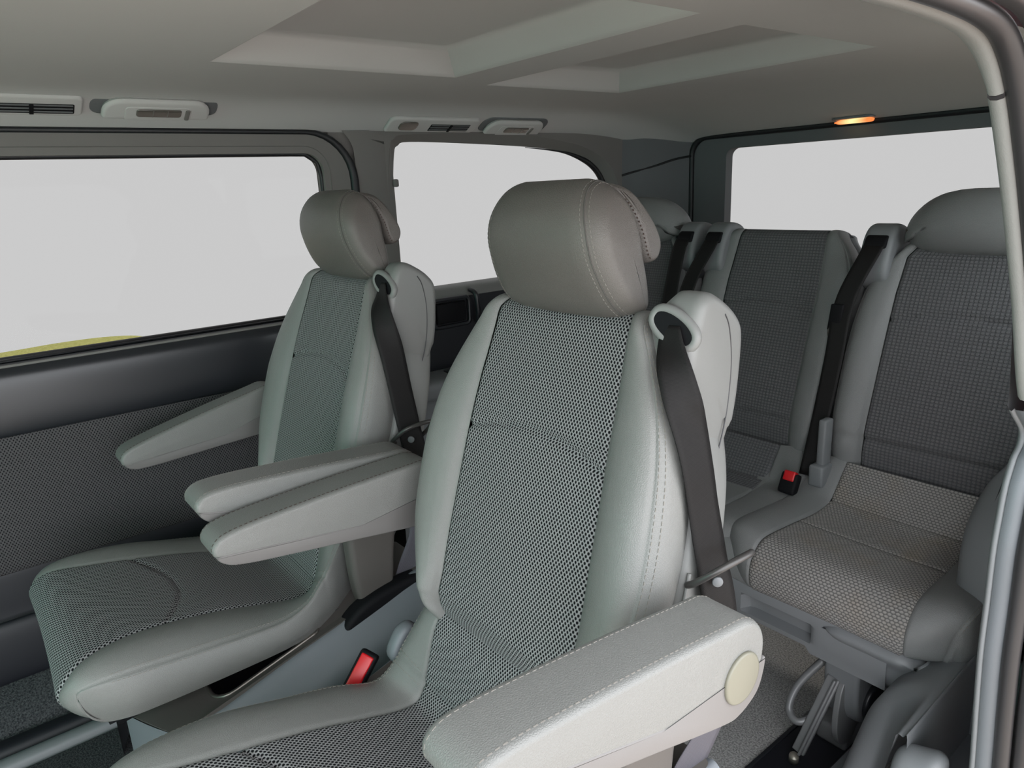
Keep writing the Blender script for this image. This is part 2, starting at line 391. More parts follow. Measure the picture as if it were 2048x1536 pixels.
def rrect(a0, a1, b0, b1, r, n=6):
    """rounded rectangle; r = radius or (ll, lr, ur, ul)"""
    rr = r if hasattr(r, '__len__') else (r,) * 4
    out = []
    for (ca, cb, a, q) in ((a0, b0, PI, 0), (a1, b0, 1.5 * PI, 1), (a1, b1, 0, 2), (a0, b1, .5 * PI, 3)):
        R = rr[q]; cx = ca + R if ca == a0 else ca - R; cy = cb + R if cb == b0 else cb - R
        for k in range(n + 1):
            t = a + PI / 2 * k / n; out.append((cx + R * math.cos(t), cy + R * math.sin(t)))
    return np.array(out)
def plate_hole(outer, inner, fn, th):
    """flat plate between two loops of equal count; fn maps (a,b,d) to world, d = depth 0..th"""
    K = len(outer); V = []; F = []
    for loop, d in ((outer, 0), (inner, 0), (inner, th), (outer, th)): V += [fn(a, b, d) for a, b in loop]
    for s in range(4):
        for k in range(K): F.append((s * K + k, s * K + (k + 1) % K, ((s + 1) % 4) * K + (k + 1) % K, ((s + 1) % 4) * K + k))
    return np.array(V), F
def panel(loop, fn, th):
    K = len(loop); V = [fn(a, b, 0) for a, b in loop] + [fn(a, b, th) for a, b in loop]
    F = [tuple(range(K)), tuple(range(K, 2 * K))[::-1]] + [(k, (k + 1) % K, K + (k + 1) % K, K + k) for k in range(K)]
    return np.array(V), F
def copy_tree(o, parent=None):
    c = o.copy(); COL.objects.link(c); c.parent = parent
    for ch in list(o.children): copy_tree(ch, c)
    return c

# ================================================================== the setting
XW = -1.90                                                       # inner face of the far side wall
def sobj(name, vf, mat, label=None, **k):
    o = obj(name, vf, mat, **k); o['kind'] = 'structure'
    if label: o['label'] = label
    return o
# --- ground outside, floor
sobj('ground', box(-8.5, 7, -8, 8, -.62, -.52, 0), 'ground', smooth=False, label='warm paving the van stands on outside')
fl = sobj('floor', box(-1.93, -.27, -1.3, 2.33, -.03, 0, .002), 'carpet', smooth=False, label='grey carpeted van floor')
fm = obj('floor_shade', pad(rrect(-1.2, .44, .0, .008, .003, 3), -1.652, -1.02, .006, .002), 'carpet_shade')  # dark sheet over the carpet, painting in the shade of the seats
tag(fm, 'painted shade over the carpet in front of the far captain seat', 'mat')  # no real mat: the sheet only paints in the seats' shade
# --- headliner: height field with two sunken wells
RC = [(-1.375, -.727, .435, .955), (-1.445, -.745, 1.09, 1.545)]
DEP, INS = .05, .06
xs = sorted(set(np.round(np.r_[np.linspace(-1.895, -1.62, 15), np.linspace(-1.62, -.48, 26), np.linspace(-.48, -.245, 12), [v for r in RC for v in r[:2]]], 4).tolist()))
ys = sorted(set(np.round(np.r_[np.linspace(-1.3, 1.8, 42), np.linspace(1.8, 2.33, 14), [v for r in RC for v in r[2:]]], 4).tolist()))
COVE = smooth_tab([(-1.895, 1.318), (-1.88, 1.326), (-1.85, 1.343), (-1.82, 1.360), (-1.78, 1.375), (-1.72, 1.384), (-1.6, 1.387), (-1.5, 1.387)], 6)
COVR = smooth_tab([(-.245, 1.262), (-.28, 1.30), (-.34, 1.345), (-.42, 1.372), (-.52, 1.385), (-.62, 1.387)], 6)
def ceil_z(x, y):
    z = 1.387
    if x < -1.5: z = interp(COVE, x)
    if x > -.62: z = interp(COVR, x)
    if y > 1.75:
        t = (y - 1.75) / .58; z -= .085 * t ** 2
    return z
G = np.array([[(x, y, ceil_z(x, y)) for x in xs] for y in ys])
cV, cF, _ = grid(G)
inw = lambda c: any(r[0] < c[0] < r[1] and r[2] < c[1] < r[3] for r in RC)
cF = [f for f in cF if not inw(np.mean([cV[i] for i in f], 0))]
wells = []
for (x0, x1, y0, y1) in RC:                                      # soft-edged trays let up into the headliner
    lay = [(0, 0), (.004, .0015), (.010, .007), (INS - .014, DEP - .010), (INS - .004, DEP - .002), (INS + .004, DEP)]
    V = []; F = []
    for (i, h) in lay: V += [(x0 + i, y0 + i, 1.387 + h), (x1 - i, y0 + i, 1.387 + h), (x1 - i, y1 - i, 1.387 + h), (x0 + i, y1 - i, 1.387 + h)]
    for l in range(len(lay) - 1):
        for k in range(4): F.append((l * 4 + k, l * 4 + (k + 1) % 4, l * 4 + 4 + (k + 1) % 4, l * 4 + 4 + k))
    n = (len(lay) - 1) * 4; F.append((n, n + 1, n + 2, n + 3)); wells.append((np.array(V), F))
ce = sobj('ceiling', join((cV, cF), *wells), 'headliner', auto=28, label='grey fabric headliner with two sunken wells')
sobj('roof', box(-1.95, -.12, -1.35, 2.42, 1.46, 1.49, .01), 'red', label='red painted roof skin')

# --- far side wall: sliding door, pillar, quarter panel
fx = lambda x0: (lambda a, b, d: (x0 - d, a, b))
door = empty('door_1', (XW, 0, 0), 'closed far sliding door with grey window frame, dark belt trim and knit panel', kind='structure')
outer = rrect(-1.20, .945, .81, 1.317, (.02, .02, .125, .02), 8); inner = rrect(-1.12, .858, .826, 1.264, (.02, .02, .05, .02), 8)
obj('window_frame', plate_hole(outer, inner, fx(-1.885), .05), 'trim_d', door, auto=30)
# chamfered lip of the frame
lip = rrect(-1.14, .875, .82, 1.282, (.02, .02, .068, .02), 8)
K = len(lip)
V = [(-1.883, a, b) for a, b in lip] + [(-1.915, a, b) for a, b in inner]
obj('frame_lip', (np.array(V), [(k, (k + 1) % K, K + (k + 1) % K, K + k) for k in range(K)]), 'trim_d', door)
edge = [(-1.884, a, b) for a, b in outer if b > .84]; edge = edge[8 + 1:] if False else edge
oc = rrect(-1.20, .945, .83, 1.317, (.02, .02, .125, .02), 8)
pth = [(-1.886, .947, .83)] + [(-1.886, a, b) for a, b in oc[9 * 2:9 * 3]] + [(-1.886, -1.2, 1.317)]
obj('door_seal', tube(pth, np.interp(np.arange(len(pth)), [0, 1, 6, 9, 10], [.013, .013, .010, .0065, .0065]), 8), 'rubber', door, label='black rubber seal around the far door')
ic = inner
pth = [(-1.905, .858, .84)] + [(-1.905, a, b) for a, b in ic[18:27]] + [(-1.905, -1.12, 1.264)]
obj('window_seal', tube(resample(pth, 60), .007, 8), 'rubber', door)
# belt trim, knit panel and lower panel (profiles in x,z carried along y)
def along_y(prof, y0, y1, n=24, f=None):
    P = np.array([[(x, y, z) if f is None else f(x, y, z) for x, z in prof] for y in np.linspace(y0, y1, n)])
    return grid(np.transpose(P, (1, 0, 2)))
bp = cr([(-1.935, .826), (-1.915, .830), (-1.893, .826), (-1.877, .813), (-1.870, .795), (-1.868, .75), (-1.869, .70), (-1.874, .672), (-1.885, .667)], 5)
obj('belt_trim', along_y(bp, -1.2, .94), 'plastic_d', door, label='dark plastic belt trim under the far door window')
obj('window_rubber', tube([(-1.918, -1.2, .834), (-1.918, .94, .834)], .006, 8), 'rubber_g', door)
obj('window_rubber', tube([(-1.905, -1.2, .8315), (-1.905, .94, .8315)], .003, 8), 'rubber', door)
kp = cr([(-1.885, .671), (-1.876, .664), (-1.874, .62), (-1.876, .5), (-1.880, .40), (-1.886, .352), (-1.896, .346)], 6)
vf = along_y(kp, -1.2, .94, 30)
o = obj('knit_panel', vf, 'fabric_w', door, label='knit fabric panel on the far door')
lp = cr([(-1.90, .352), (-1.892, .345), (-1.888, .30), (-1.885, .24), (-1.875, .225), (-1.872, .15), (-1.876, .09), (-1.89, .06)], 5)
obj('lower_panel', along_y(lp, -1.2, .94), 'plastic_n', door, label='dark lower door panel')
pk = cr([(-1.882, .235), (-1.862, .245), (-1.85, .22), (-1.846, .15), (-1.852, .10), (-1.875, .085)], 5)
obj('door_pocket', along_y(pk, -1.2, .30), 'plastic_n', door)
# carpeted sill step and rail
st = cr([(-1.90, .115), (-1.87, .105), (-1.82, .08), (-1.785, .05), (-1.77, .015), (-1.768, .001)], 5)
sobj('trim_1', along_y(st, -1.2, .20, 20), 'carpet_shade', label='carpeted sill step at the foot of the far door')  # step carpet darkened: the shade at the door foot is in its colour
sobj('trim_2', along_y(cr([(-1.768, .001), (-1.76, .022), (-1.72, .028), (-1.705, .004)], 4), -1.2, .45, 12), 'plastic_n', label='dark plastic channel beside the far sill')
sobj('trim_3', along_y(cr([(-1.70, .002), (-1.697, .020), (-1.68, .026), (-1.663, .020), (-1.658, .002)], 4), -1.2, .25, 12), 'plastic_m', label='slim grey edging strip on the carpet by the far sill')
sobj('trim_4', box(-1.90, -1.745, .20, .50, .001, .11, .02), 'plastic_n', label='dark sill block beyond the carpeted step')
sobj('window_1', panel(rrect(-1.13, .87, .80, 1.275, .04, 6), fx(-1.928), .004), 'glass', smooth=False, label='tinted glass pane of the far sliding door')

for nm, bx_ in (('body_lower', (-1.98, -1.935, -1.35, 2.42, -.05, .82)), ('body_upper', (-1.98, -1.935, -1.35, 2.42, 1.31, 1.46)), ('body_pillar', (-1.98, -1.935, .90, 1.06, .82, 1.33)), ('body_corner', (-1.98, -1.935, 2.02, 2.42, .82, 1.33))):
    obj(nm, box(*bx_, .01), 'rubber', door)
# C pillar, quarter window surround
q_in = [(1.082, .858), (1.078, 1.0), (1.083, 1.14), (1.098, 1.262), (1.113, 1.285), (1.15, 1.295), (1.34, 1.291), (1.58, 1.281), (1.72, 1.270), (1.81, 1.257), (1.905, 1.222), (1.962, 1.168), (1.99, 1.08), (1.985, .96), (1.95, .88), (1.90, .858), (1.6, .856), (1.3, .857)]
q_in = cr(q_in, 4, True)
cen = np.array([1.52, 1.08])
q_mid = np.array([p + (p - cen) / np.linalg.norm(p - cen) * .035 for p in q_in])
def to_rect(p, a0, a1, b0, b1):
    d = p - cen; s = min((a1 - cen[0]) / d[0] if d[0] > 0 else (a0 - cen[0]) / d[0], (b1 - cen[1]) / d[1] if d[1] > 0 else (b0 - cen[1]) / d[1]); return cen + d * s
q_out = np.array([to_rect(p, .955, 2.06, .80, 1.325) for p in q_in])
K = len(q_in)
V = [(-1.888, a, b) for a, b in q_out] + [(-1.886, a, b) for a, b in q_mid] + [(-1.92, a, b) for a, b in q_in]
quarter = empty('wall_left', (XW, 1.5, 0), 'far rear quarter wall with pillar trim, ledge and dark side panel', kind='structure')
obj('quarter_surround', (np.array(V), [(s * K + k, s * K + (k + 1) % K, (s + 1) * K + (k + 1) % K, (s + 1) * K + k) for s in range(2) for k in range(K)]), 'trim_d', quarter, auto=40)
cp = cr([(.952, .80), (.952, 1.05), (.952, 1.24), (.945, 1.29), (.92, 1.322)], 4)
V = [(-1.884, a, b) for a, b in cp] + [(-1.878, 1.0, b) for a, b in cp] + [(-1.89, 1.072, b - .02 if b > 1.3 else b) for a, b in cp]; n = len(cp)
obj('pillar_cover', (np.array(V), [(s * n + k, s * n + k + 1, (s + 1) * n + k + 1, (s + 1) * n + k) for s in range(2) for k in range(n - 1)]), 'trim_d', quarter)
obj('glass_seal', tube(np.array([(-1.922, a, b) for a, b in cr([(1.6, 1.278), (1.72, 1.268), (1.81, 1.254), (1.90, 1.220), (1.957, 1.166), (1.985, 1.08), (1.98, .96)], 6)]), np.interp(np.arange(37), [0, 8, 16, 36], [.001, .003, .010, .012]), 8), 'rubber', quarter)
hk = box(-1.89, -1.878, 1.066, 1.083, 1.168, 1.190, .005); obj('coat_hook', hk, 'trim_d', quarter)
obj('pillar_backing', box(-1.925, -1.897, .885, 1.075, .84, 1.34, .004), 'trim_d', quarter)
sobj('window_2', panel([(a, b) for a, b in np.array([cen + (p - cen) * 1.03 for p in q_in])], fx(-1.93), .004), 'glass', smooth=False, label='tinted far rear quarter window pane')
bp2 = cr([(-1.94, .858), (-1.915, .862), (-1.885, .855), (-1.868, .838), (-1.862, .825)], 5)
obj('window_ledge', along_y(bp2, .955, 2.1), 'plastic', quarter)  # pale plastic puts the skylight on the ledge into its colour
sp = cr([(-1.862, .826), (-1.860, .80), (-1.858, .72), (-1.86, .63), (-1.868, .60)], 5)
obj('side_panel', along_y(sp, .955, 2.1), 'plastic_d', quarter, label='dark side panel under the quarter window')
sp = cr([(-1.868, .605), (-1.83, .604), (-1.775, .598), (-1.76, .58), (-1.765, .545), (-1.79, .52), (-1.80, .35), (-1.80, 0)], 5)
obj('arm_ledge', along_y(sp, .955, 2.1), 'plastic_m', quarter)
# recessed belt box and bracket on the panel
obj('belt_recess', box(-1.875, -1.848, 1.16, 1.27, .75, .815, .006), 'black', quarter)
obj('recess_frame', tube(np.array([(-1.855, a, b) for a, b in rrect(1.15, 1.285, .74, .825, .015, 4)]), .007, 8, True), 'plastic_d', quarter)
obj('bracket', tube(cr([(-1.86, 1.295, .845), (-1.835, 1.300, .83), (-1.835, 1.305, .77), (-1.85, 1.31, .74)], 6), .008, 8), 'plastic_d', quarter)
obj('ledge_catch', box(-1.84, -1.80, 1.16, 1.21, .598, .609, .004), 'plastic_d', quarter)

# --- rear: D pillars, tailgate frame, rear window
rear = empty('wall_rear', (-1.07, 2.35, 0), 'tailgate with dark window frame seen from inside', kind='structure')
fy = lambda y0: (lambda a, b, d: (a, y0 + d, b))
r_out = rrect(-1.84, -.30, .70, 1.300, (.02, .02, .06, .06), 8); r_in = rrect(-1.655, -.42, .80, 1.245, (.02, .02, .03, .03), 8)
def tailf(a, b, d):                                              # the frame is gently crowned
    cx = (a + 1.07) / .75; return (a, 2.33 + d + .03 * (1 - cx * cx), b + (.018 * (1 - cx * cx) if b > 1.1 else 0))
obj('tailgate_frame', plate_hole(r_out, r_in, tailf, .04), 'trim_r', rear, auto=40)
obj('tailgate_seal', tube(np.array([(a, 2.325 + .03 * (1 - ((a + 1.07) / .75) ** 2), b + (.018 * (1 - ((a + 1.07) / .75) ** 2) if b > 1.1 else 0)) for a, b in rrect(-1.80, -.34, .70, 1.296, (.02, .02, .065, .065), 8)]), .011, 8, True), 'rubber', rear)
obj('tailgate_panel', box(-1.85, -.28, 2.32, 2.40, 0, .80, .02), 'plastic_m', rear)
sobj('window_3', panel(rrect(-1.68, -.40, .78, 1.27, .03, 6), fy(2.385), .004), 'glass', smooth=False, label='tinted rear window pane in the tailgate')
for nm, x0, sg in (('trim_5', -1.893, 1), ('trim_6', -.247, -1)):
    prof = cr([(0, 2.00), (.012, 2.06), (.035, 2.12), (.055, 2.20), (.075, 2.28), (.098, 2.335)], 6)
    Gp = np.array([[(x0 + sg * (a + .010 * (1.2 - z)), y, z) for a, y in prof] for z in np.linspace(0, 1.36, 22)])
    sobj(nm, grid(Gp), 'trim_r', label='far rear corner pillar trim' if sg > 0 else 'near rear corner pillar trim')
sobj('trim_7', tube(cr([(-1.885, 2.03, 1.175), (-1.87, 2.09, 1.188), (-1.845, 2.17, 1.205), (-1.82, 2.25, 1.225), (-1.797, 2.32, 1.235)], 6), .004, 6), 'rubber', label='joint line between headliner and far rear pillar')
# the lit lamp in the tailgate header
lampc = empty('courtesy_lamp', (-1.17, 2.31, 1.30), 'lit amber courtesy lamp above the rear window', 'lamp')
def crown(x): return .018 * (1 - ((x + 1.07) / .75) ** 2)
obj('lamp_lens', pad(cr([(2.285, 1.298), (2.295, 1.305), (2.33, 1.310), (2.345, 1.304), (2.33, 1.296), (2.30, 1.294)], 3, True), -1.220, -1.110, .012, .006), 'lamp', lampc, label='glowing amber lens')
obj('lamp_rim', tube(np.array([(a, 2.30 + b, 1.311) for a, b in rrect(-1.228, -1.102, -.015, .05, .012, 4)]), .004, 6, True), 'plastic_m', lampc)

# --- near side: door aperture edge, seals, outer skin, side trim
UP = [(-.9, 1.248), (-.4, 1.249), (.10, 1.249), (.30, 1.249), (.45, 1.251), (.56, 1.249), (.625, 1.242), (.66, 1.226), (.688, 1.20), (.71, 1.172), (.75, 1.115), (.81, 1.02), (.875, .905)]
LO = [(.944, .845), (.927, .819), (.913, .789), (.907, .748), (.904, .708), (.909, .637), (.913, .566), (.926, .486), (.949, .362), (.97, .20), (.985, .02)]
ap = cr(UP + LO, 8); NU = 8 * (len(UP) - 1)
APX = -.228
ax_ = np.array([1., 0, 0])
def swp(i0, i1, sec, x=APX):
    """section (a away from the opening, b towards the outside) carried along the aperture edge"""
    P = np.array([(x, a, b) for a, b in ap])
    T = np.gradient(P, axis=0); T /= np.linalg.norm(T, axis=1)[:, None]
    O = np.cross(T, ax_)
    if O[len(O) // 2] @ np.array([0, .7, .4]) < 0: O = -O
    return grid(np.array([[P[i] + O[i] * a + ax_ * b for a, b in (sec(i) if callable(sec) else sec)] for i in range(i0, i1)]))
sec_t = [(.12, -.040), (.02, -.017), (.004, -.0125), (.0, -.009), (-.001, -.004), (.001, .0005), (.02, .002)]
sobj('trim_8', swp(0, 8 * 8, lambda i: [(.05, -.045 + .030 * np.clip((i - 36) / 26, 0, 1)), (.012, -.034 + .021 * np.clip((i - 36) / 26, 0, 1)), (.003, -.020 + .0085 * np.clip((i - 36) / 26, 0, 1)), (0, -.009), (-.001, -.004), (.001, .0005), (.02, .002)]), 'trim_l', label='pale trim along the top of the near door opening')
sobj('trim_9', swp(8 * 8, NU + 1, sec_t), 'trim_l', label='pale trim on the near rear door pillar')
sobj('trim_10', swp(NU + 2, len(ap), [(.12, -.055), (.03, -.031), (.006, -.0265), (.001, -.0235), (.0, -.0205), (.004, -.0185)]), 'trim_g', label='grained pale edge of the near lower pillar trim')
sobj('trim_11', swp(NU + 2, len(ap), [(.005, -.0190), (.002, -.0175), (.0025, -.009), (.004, -.001), (.02, .002)]), 'plastic_b', label='blue grey lower pillar trim on the near side')
sobj('trim_12', swp(0, len(ap), [(.006 + .008 * math.cos(q), .0095 + .0095 * math.sin(q)) for q in np.linspace(-.2, 2 * PI - .2, 18)]), 'rubber_g', label='thick rubber door seal around the near opening')
sobj('trim_13', swp(0, len(ap), [(.04, .0195), (.010, .0205), (.006, .024), (.006, .034), (.010, .0385), (.04, .040)]), 'rubber_g', label='outer dark lip of the near door opening')
sobj('wall_right', swp(0, len(ap), [(.012, .040), (.010, .046), (.014, .052), (.05, .056), (.35, .06)]), 'red', label='red painted body edge outside the near door opening')
# inner quarter wall on the near side, with its own unseen window, left clear to light the bench
nq = rrect(1.14, 2.33, .0, 1.33, .02, 6); nqi = rrect(1.22, 2.0, .86, 1.25, .06, 6)
sobj('wall_right_inner', plate_hole(nq, nqi, lambda a, b, d: (-.255 + d, a, b), .05), 'trim_r', label='near rear quarter wall')
sobj('unseen_window_4', panel(rrect(1.20, 2.02, .84, 1.27, .05, 6), lambda a, b, d: (-.225 + d, a, b), .004), 'glass_c', smooth=False, label='unseen near rear quarter window pane, left clear to light the rear bench')  # unseen pane, untinted unlike the others to brighten the rear bench
# front of the cabin: windscreen and front side glass with green tint
sobj('window_5', panel([(-1.85, .55), (-.25, .55), (-.25, 1.40), (-1.85, 1.40)], lambda a, b, d: (a, -1.30 - d - .0 * b, b), .004), 'glass_f', smooth=False, label='green tinted windscreen ahead of the seats')
sobj('wall_front', box(-1.9, -.2, -1.38, -1.30, -.03, .55, .02), 'plastic_d', label='dashboard bulkhead')
# grass and a pale car body glimpsed over the far sill

# ================================================================== seats
def backrest(xc, Y0, Z0, slope, path, wtab, atab, bh, side_n, lum, nf=80, dish=.006, seams=(), shape=None, drift=None):
    th = math.atan(slope); sn, cs = math.sin(th), math.cos(th)
    pos = lambda x, s, n: np.array([xc + x + (np.interp(s, *drift) if drift else 0), Y0 + s * sn - n * cs, Z0 + s * cs + n * sn])
    P = np.array(path); n = len(P)
    shape = shape or cr([(0, -.10), (.04, .02), (.14, .42), (.32, .84), (.52, 1.0), (.70, .96), (.84, .72), (.94, .34), (1.0, -.10)], 5)
    q = resample(shape, 34)
    fade = lambda s, nn: 1.0 if nn > -.012 else max(.25, 1 + (nn + .012) / .05)
    fab = []; bl = {1: [], -1: []}
    for (s, n0) in P:
        w = interp(wtab, s); a = min(interp(atab, s), w - .025); fd = fade(s, n0) * (1 if s < -.22 else max(.4, 1 + (s + .22) * -3.0))
        row = []
        for t in np.linspace(-1, 1, nf + 1):
            x = a * t; d = n0 + dish * t * t * fd - .004 * math.exp(-((1 - abs(t)) * a / .003) ** 2)
            for (s0, cv) in seams:
                d -= .0060 * math.exp(-((s - (s0 - cv * t * t)) / .0034) ** 2)
            if lum: d += lum * math.exp(-((s + .33) / .13) ** 2) * (1 - t * t)
            row.append(pos(x, s, d))
        fab.append(row)
        for sg in (1, -1):
            r = []
            for (qq, hh) in q:
                d = n0 + bh * hh * fd + dish * fd * max(0, 1 - qq * 3)
                if abs(qq - .885) < .02: d -= .002
                r.append(pos(sg * (a + (w - a) * qq), s, d))
            ne = n0 - bh * .10 * fd
            for t in np.linspace(.12, 1, 8):
                r.append(pos(sg * (w + .006 * math.sin(PI * t) - .010 * t), s, ne + (min(ne, -side_n) - ne) * t))
            bl[sg].append(r)
    return np.array(fab), np.array(bl[1]), np.array(bl[-1]), pos, q
def seat_path(s0, s1, n=120, r=.038, top=100, tail=True, low=-.03):
    p = cr([(s0, low), (s0 + .03, low * .62), (s0 + .05, low * .30), (s0 + .072, -.003), (s0 + .11, .003), (s1 - .18, .004), (s1 - .06, .001), (s1 - .01, 0)], 12)
    p = resample(p, n).tolist()
    for k in range(1, 11):
        f = math.radians(top * k / 10); p.append((s1 - .01 + r * math.sin(f), -r + r * math.cos(f)))
    if tail: p += [(p[-1][0] - .003, p[-1][1] - .02), (p[-1][0] - .006, p[-1][1] - .045)]
    return p

def cushion(xc, rows, zbot, nf=80, dish=.004, seamf=None, cross=None, nr=130, sides=(1, -1), tuck=.03):
    """rows: (fabric half width, y, z, seam x, y, z, bulge) from the back crease forward and down over the front edge"""
    Rr = resample(cr(rows, 12), nr)
    arc = np.r_[0, np.cumsum(np.linalg.norm(np.diff(Rr[:, 1:3], axis=0), axis=1))]
    T = np.gradient(Rr[:, 1:3], axis=0); T /= np.linalg.norm(T, axis=1)[:, None]
    Nn = np.stack([T[:, 1], -T[:, 0]], 1); Nn *= np.sign(Nn[len(Rr) // 2, 1])
    y0f = Rr[:, 1].min(); qs = np.linspace(0, 1, 30); fab = []; bl = {1: [], -1: []}
    for i, (a, y, z, sx, sy, sz, b) in enumerate(Rr):
        row = []
        for t in np.linspace(-1, 1, nf + 1):
            h = dish * t * t - .004 * math.exp(-((1 - abs(t)) * a / .003) ** 2)
            if seamf: h -= .0055 * math.exp(-(seamf(t, arc[i], y) / .0035) ** 2)
            row.append((xc + a * t, y + Nn[i, 0] * h, z + Nn[i, 1] * h))
        fab.append(row)
        for sg in sides:
            r = []
            nb = np.array([.25, Nn[i, 0], Nn[i, 1]]) * .5 + np.array([.15, 0, .35]); nb /= np.linalg.norm(nb)
            for qq in qs:
                p = np.array([a + (sx - a) * qq ** .9, y + (sy - y) * qq, z + (sz - z) * qq ** .9])
                p = p + nb * (b * math.sin(PI * min(1, qq * .97 + .02)) ** .75)
                if qq == 0: p -= np.array([0, Nn[i, 0], Nn[i, 1]]) * .003
                if abs(qq - .93) < .02: p -= nb * .002
                if cross is not None: p -= nb * .003 * math.exp(-((arc[i] - cross) / .003) ** 2)
                r.append((xc + sg * p[0], p[1], p[2]))
            e = np.array(r[-1])
            for t in np.linspace(.1, 1, 9):
                zb = min(e[2], zbot)
                r.append((e[0] + sg * (.010 * math.sin(PI * t) * min(1, max(0, (e[1] - y0f) / .10)) - .006 * t), e[1] + tuck * t * t * max(0, (y0f + .10 - e[1]) / .10), e[2] + (zb - e[2]) * t))
            bl[sg].append(r)
    return np.array(fab), np.array(bl[1]), np.array(bl[-1]), arc
def seam_st(name, Gd, j0, parent, outward, rows=None, mat='stitch', **k):
    nn = gnormals(Gd); 
    pts = Gd[:, j0]; nr = nn[:, j0].copy()
    mid = len(pts) // 2
    if nr[mid] @ np.array(outward) < 0: nr = -nr
    if rows: pts, nr = pts[rows[0]:rows[1]], nr[rows[0]:rows[1]]
    return stitches(name, pts, nr, parent, mat, **k)

# ------------------------------------------------------------------ captain seats of the middle row
SX = -.72
seat = empty('captain_seat', (SX, .30, 0), 'nearest grey leather and knit captain seat with belt hanging from its shoulder', 'seat', 'captain seats of the middle row')
pth = seat_path(-.53, .0, low=-.05)
fabG, bR, bL, bpos, q_ = backrest(SX, .652, .975, .355, pth,
    smooth_tab([(-.53, .150), (-.48, .165), (-.43, .195), (-.38, .222), (-.33, .238), (-.25, .243), (-.17, .236), (-.12, .223), (-.08, .206), (-.04, .184), (-.01, .166), (.02, .150), (.06, .14)], 5),
    [(-.53, .142), (-.45, .146), (-.35, .147), (-.2, .144), (-.1, .140), (-.03, .134), (.06, .13)], .029, .058, .006, seams=((-.160, .025),), drift=((-.53, -.42, -.30, -.15, 0.0), (.012, .018, .010, 0.0, -.006)))
br = obj('backrest', grid(fabG), 'fabric', seat, label='knit centre panel of the backrest')
for G_, sg in ((bR, 1), (bL, -1)):
    b_o = obj('backrest_bolster', grid(G_), 'leather', br)
    j = int(.885 * 33)
    seam_st('stitching', G_, j - 2, br, (sg * .5, -1, .3), rows=(6, 126)); seam_st('stitching', G_, j + 2, br, (sg * .7, -1, .3), rows=(6, 126))
# plastic back shell wrapping the rear edge
rows = []
for (s, n0) in pth[:-2]:
    w = interp(smooth_tab([(-.53, .20), (-.43, .222), (-.33, .238), (-.25, .240), (-.17, .233), (-.12, .220), (-.08, .203), (-.04, .181), (-.01, .163), (.02, .147), (.06, .14)], 4), s)
    c = cr([(w - .02, -.050), (w - .002, -.054), (w + .004, -.066), (w + .003, -.105), (w - .012, -.132), (w * .6, -.148), (0, -.152)], 4)
    full = np.concatenate([c, (c * [-1, 1])[::-1][1:]])
    rows.append([bpos(x, s, n) for x, n in full])
obj('back_shell', grid(np.array(rows)), 'plastic', br, label='pale plastic shell at the back')
# thin bright trim edge between leather side and shell
for sg in (1,):
    e = [bpos(sg * (interp([(-.53, .20), (-.43, .222), (-.33, .238), (-.25, .240), (-.17, .233)], s) + .006), s, -.056) for s in np.linspace(-.50, -.27, 30)]
    obj('edge_piping', tube(e, .0025, 6), 'plastic', br)

# cushion
crow = [(.133, .545, .480, .180, .550, .482, .006), (.134, .528, .508, .184, .536, .502, .008), (.135, .508, .516, .187, .520, .506, .010), (.137, .487, .48, .200, .500, .488, .012), (.138, .470, .42, .222, .465, .460, .014), (.138, .452, .378, .238, .432, .436, .014),
    (.138, .42, .374, .250, .40, .418, .012), (.141, .36, .389, .259, .35, .408, .012), (.146, .28, .412, .262, .27, .412, .015), (.152, .19, .431, .262, .18, .418, .019),
    (.165, .11, .442, .259, .10, .424, .019), (.188, .052, .443, .250, .055, .424, .014), (.205, .022, .430, .240, .030, .418, .008), (.208, .006, .408, .2405, .031, .400, .007),
    (.203, .010, .385, .2410, .036, .382, .006), (.195, .028, .358, .2400, .046, .366, .004), (.180, .055, .338, .236, .062, .354, .003), (.165, .085, .330, .230, .085, .349, .002)]
# inboard side: the seam dips to clear the buckle
crow_l = [list(r) for r in crow]
for i, v in {3: (.196, .500, .478), 4: (.205, .470, .436), 5: (.214, .440, .394), 6: (.224, .410, .378), 7: (.240, .350, .392), 8: (.250, .270, .405)}.items(): crow_l[i][3:6] = v
KK = .183
sf_ = lambda t, s, y: min(abs(s - KK), abs(y - (.235 - .055 * t * t)) if y > .1 else 1)
cf, cR, _, carc = cushion(SX, crow, .350, seamf=sf_, cross=KK)
_, _, cL, _ = cushion(SX, crow_l, .350, seamf=sf_, cross=KK)
cu = obj('seat_cushion', grid(cf), 'fabric', seat, label='knit centre panel of the seat cushion')
for G_, sg in ((cR, 1), (cL, -1)):
    obj('cushion_bolster', grid(G_), 'leather', cu)
    seam_st('stitching', G_, 25, cu, (sg * .8, 0, .8), rows=(8, 98)); seam_st('stitching', G_, 29, cu, (sg, 0, .4), rows=(8, 98))
ci = int(np.argmin(np.abs(carc - KK)))
for G_, sg in ((cR, 1), (cL, -1)):
    for dr in (-2, 2):
        stitches('stitching', G_[ci + dr, 1:27], np.array([sg * .3, -.5, .8]), cu, L=.004, gap=.0028, wd=.001)
obj('seat_pan', pad(cr([(.08, .345), (.09, .335), (.45, .335), (.48, .345), (.47, .36), (.09, .352)], 3, True), SX - .22, SX + .22, .02, .02), 'plastic_n', cu)

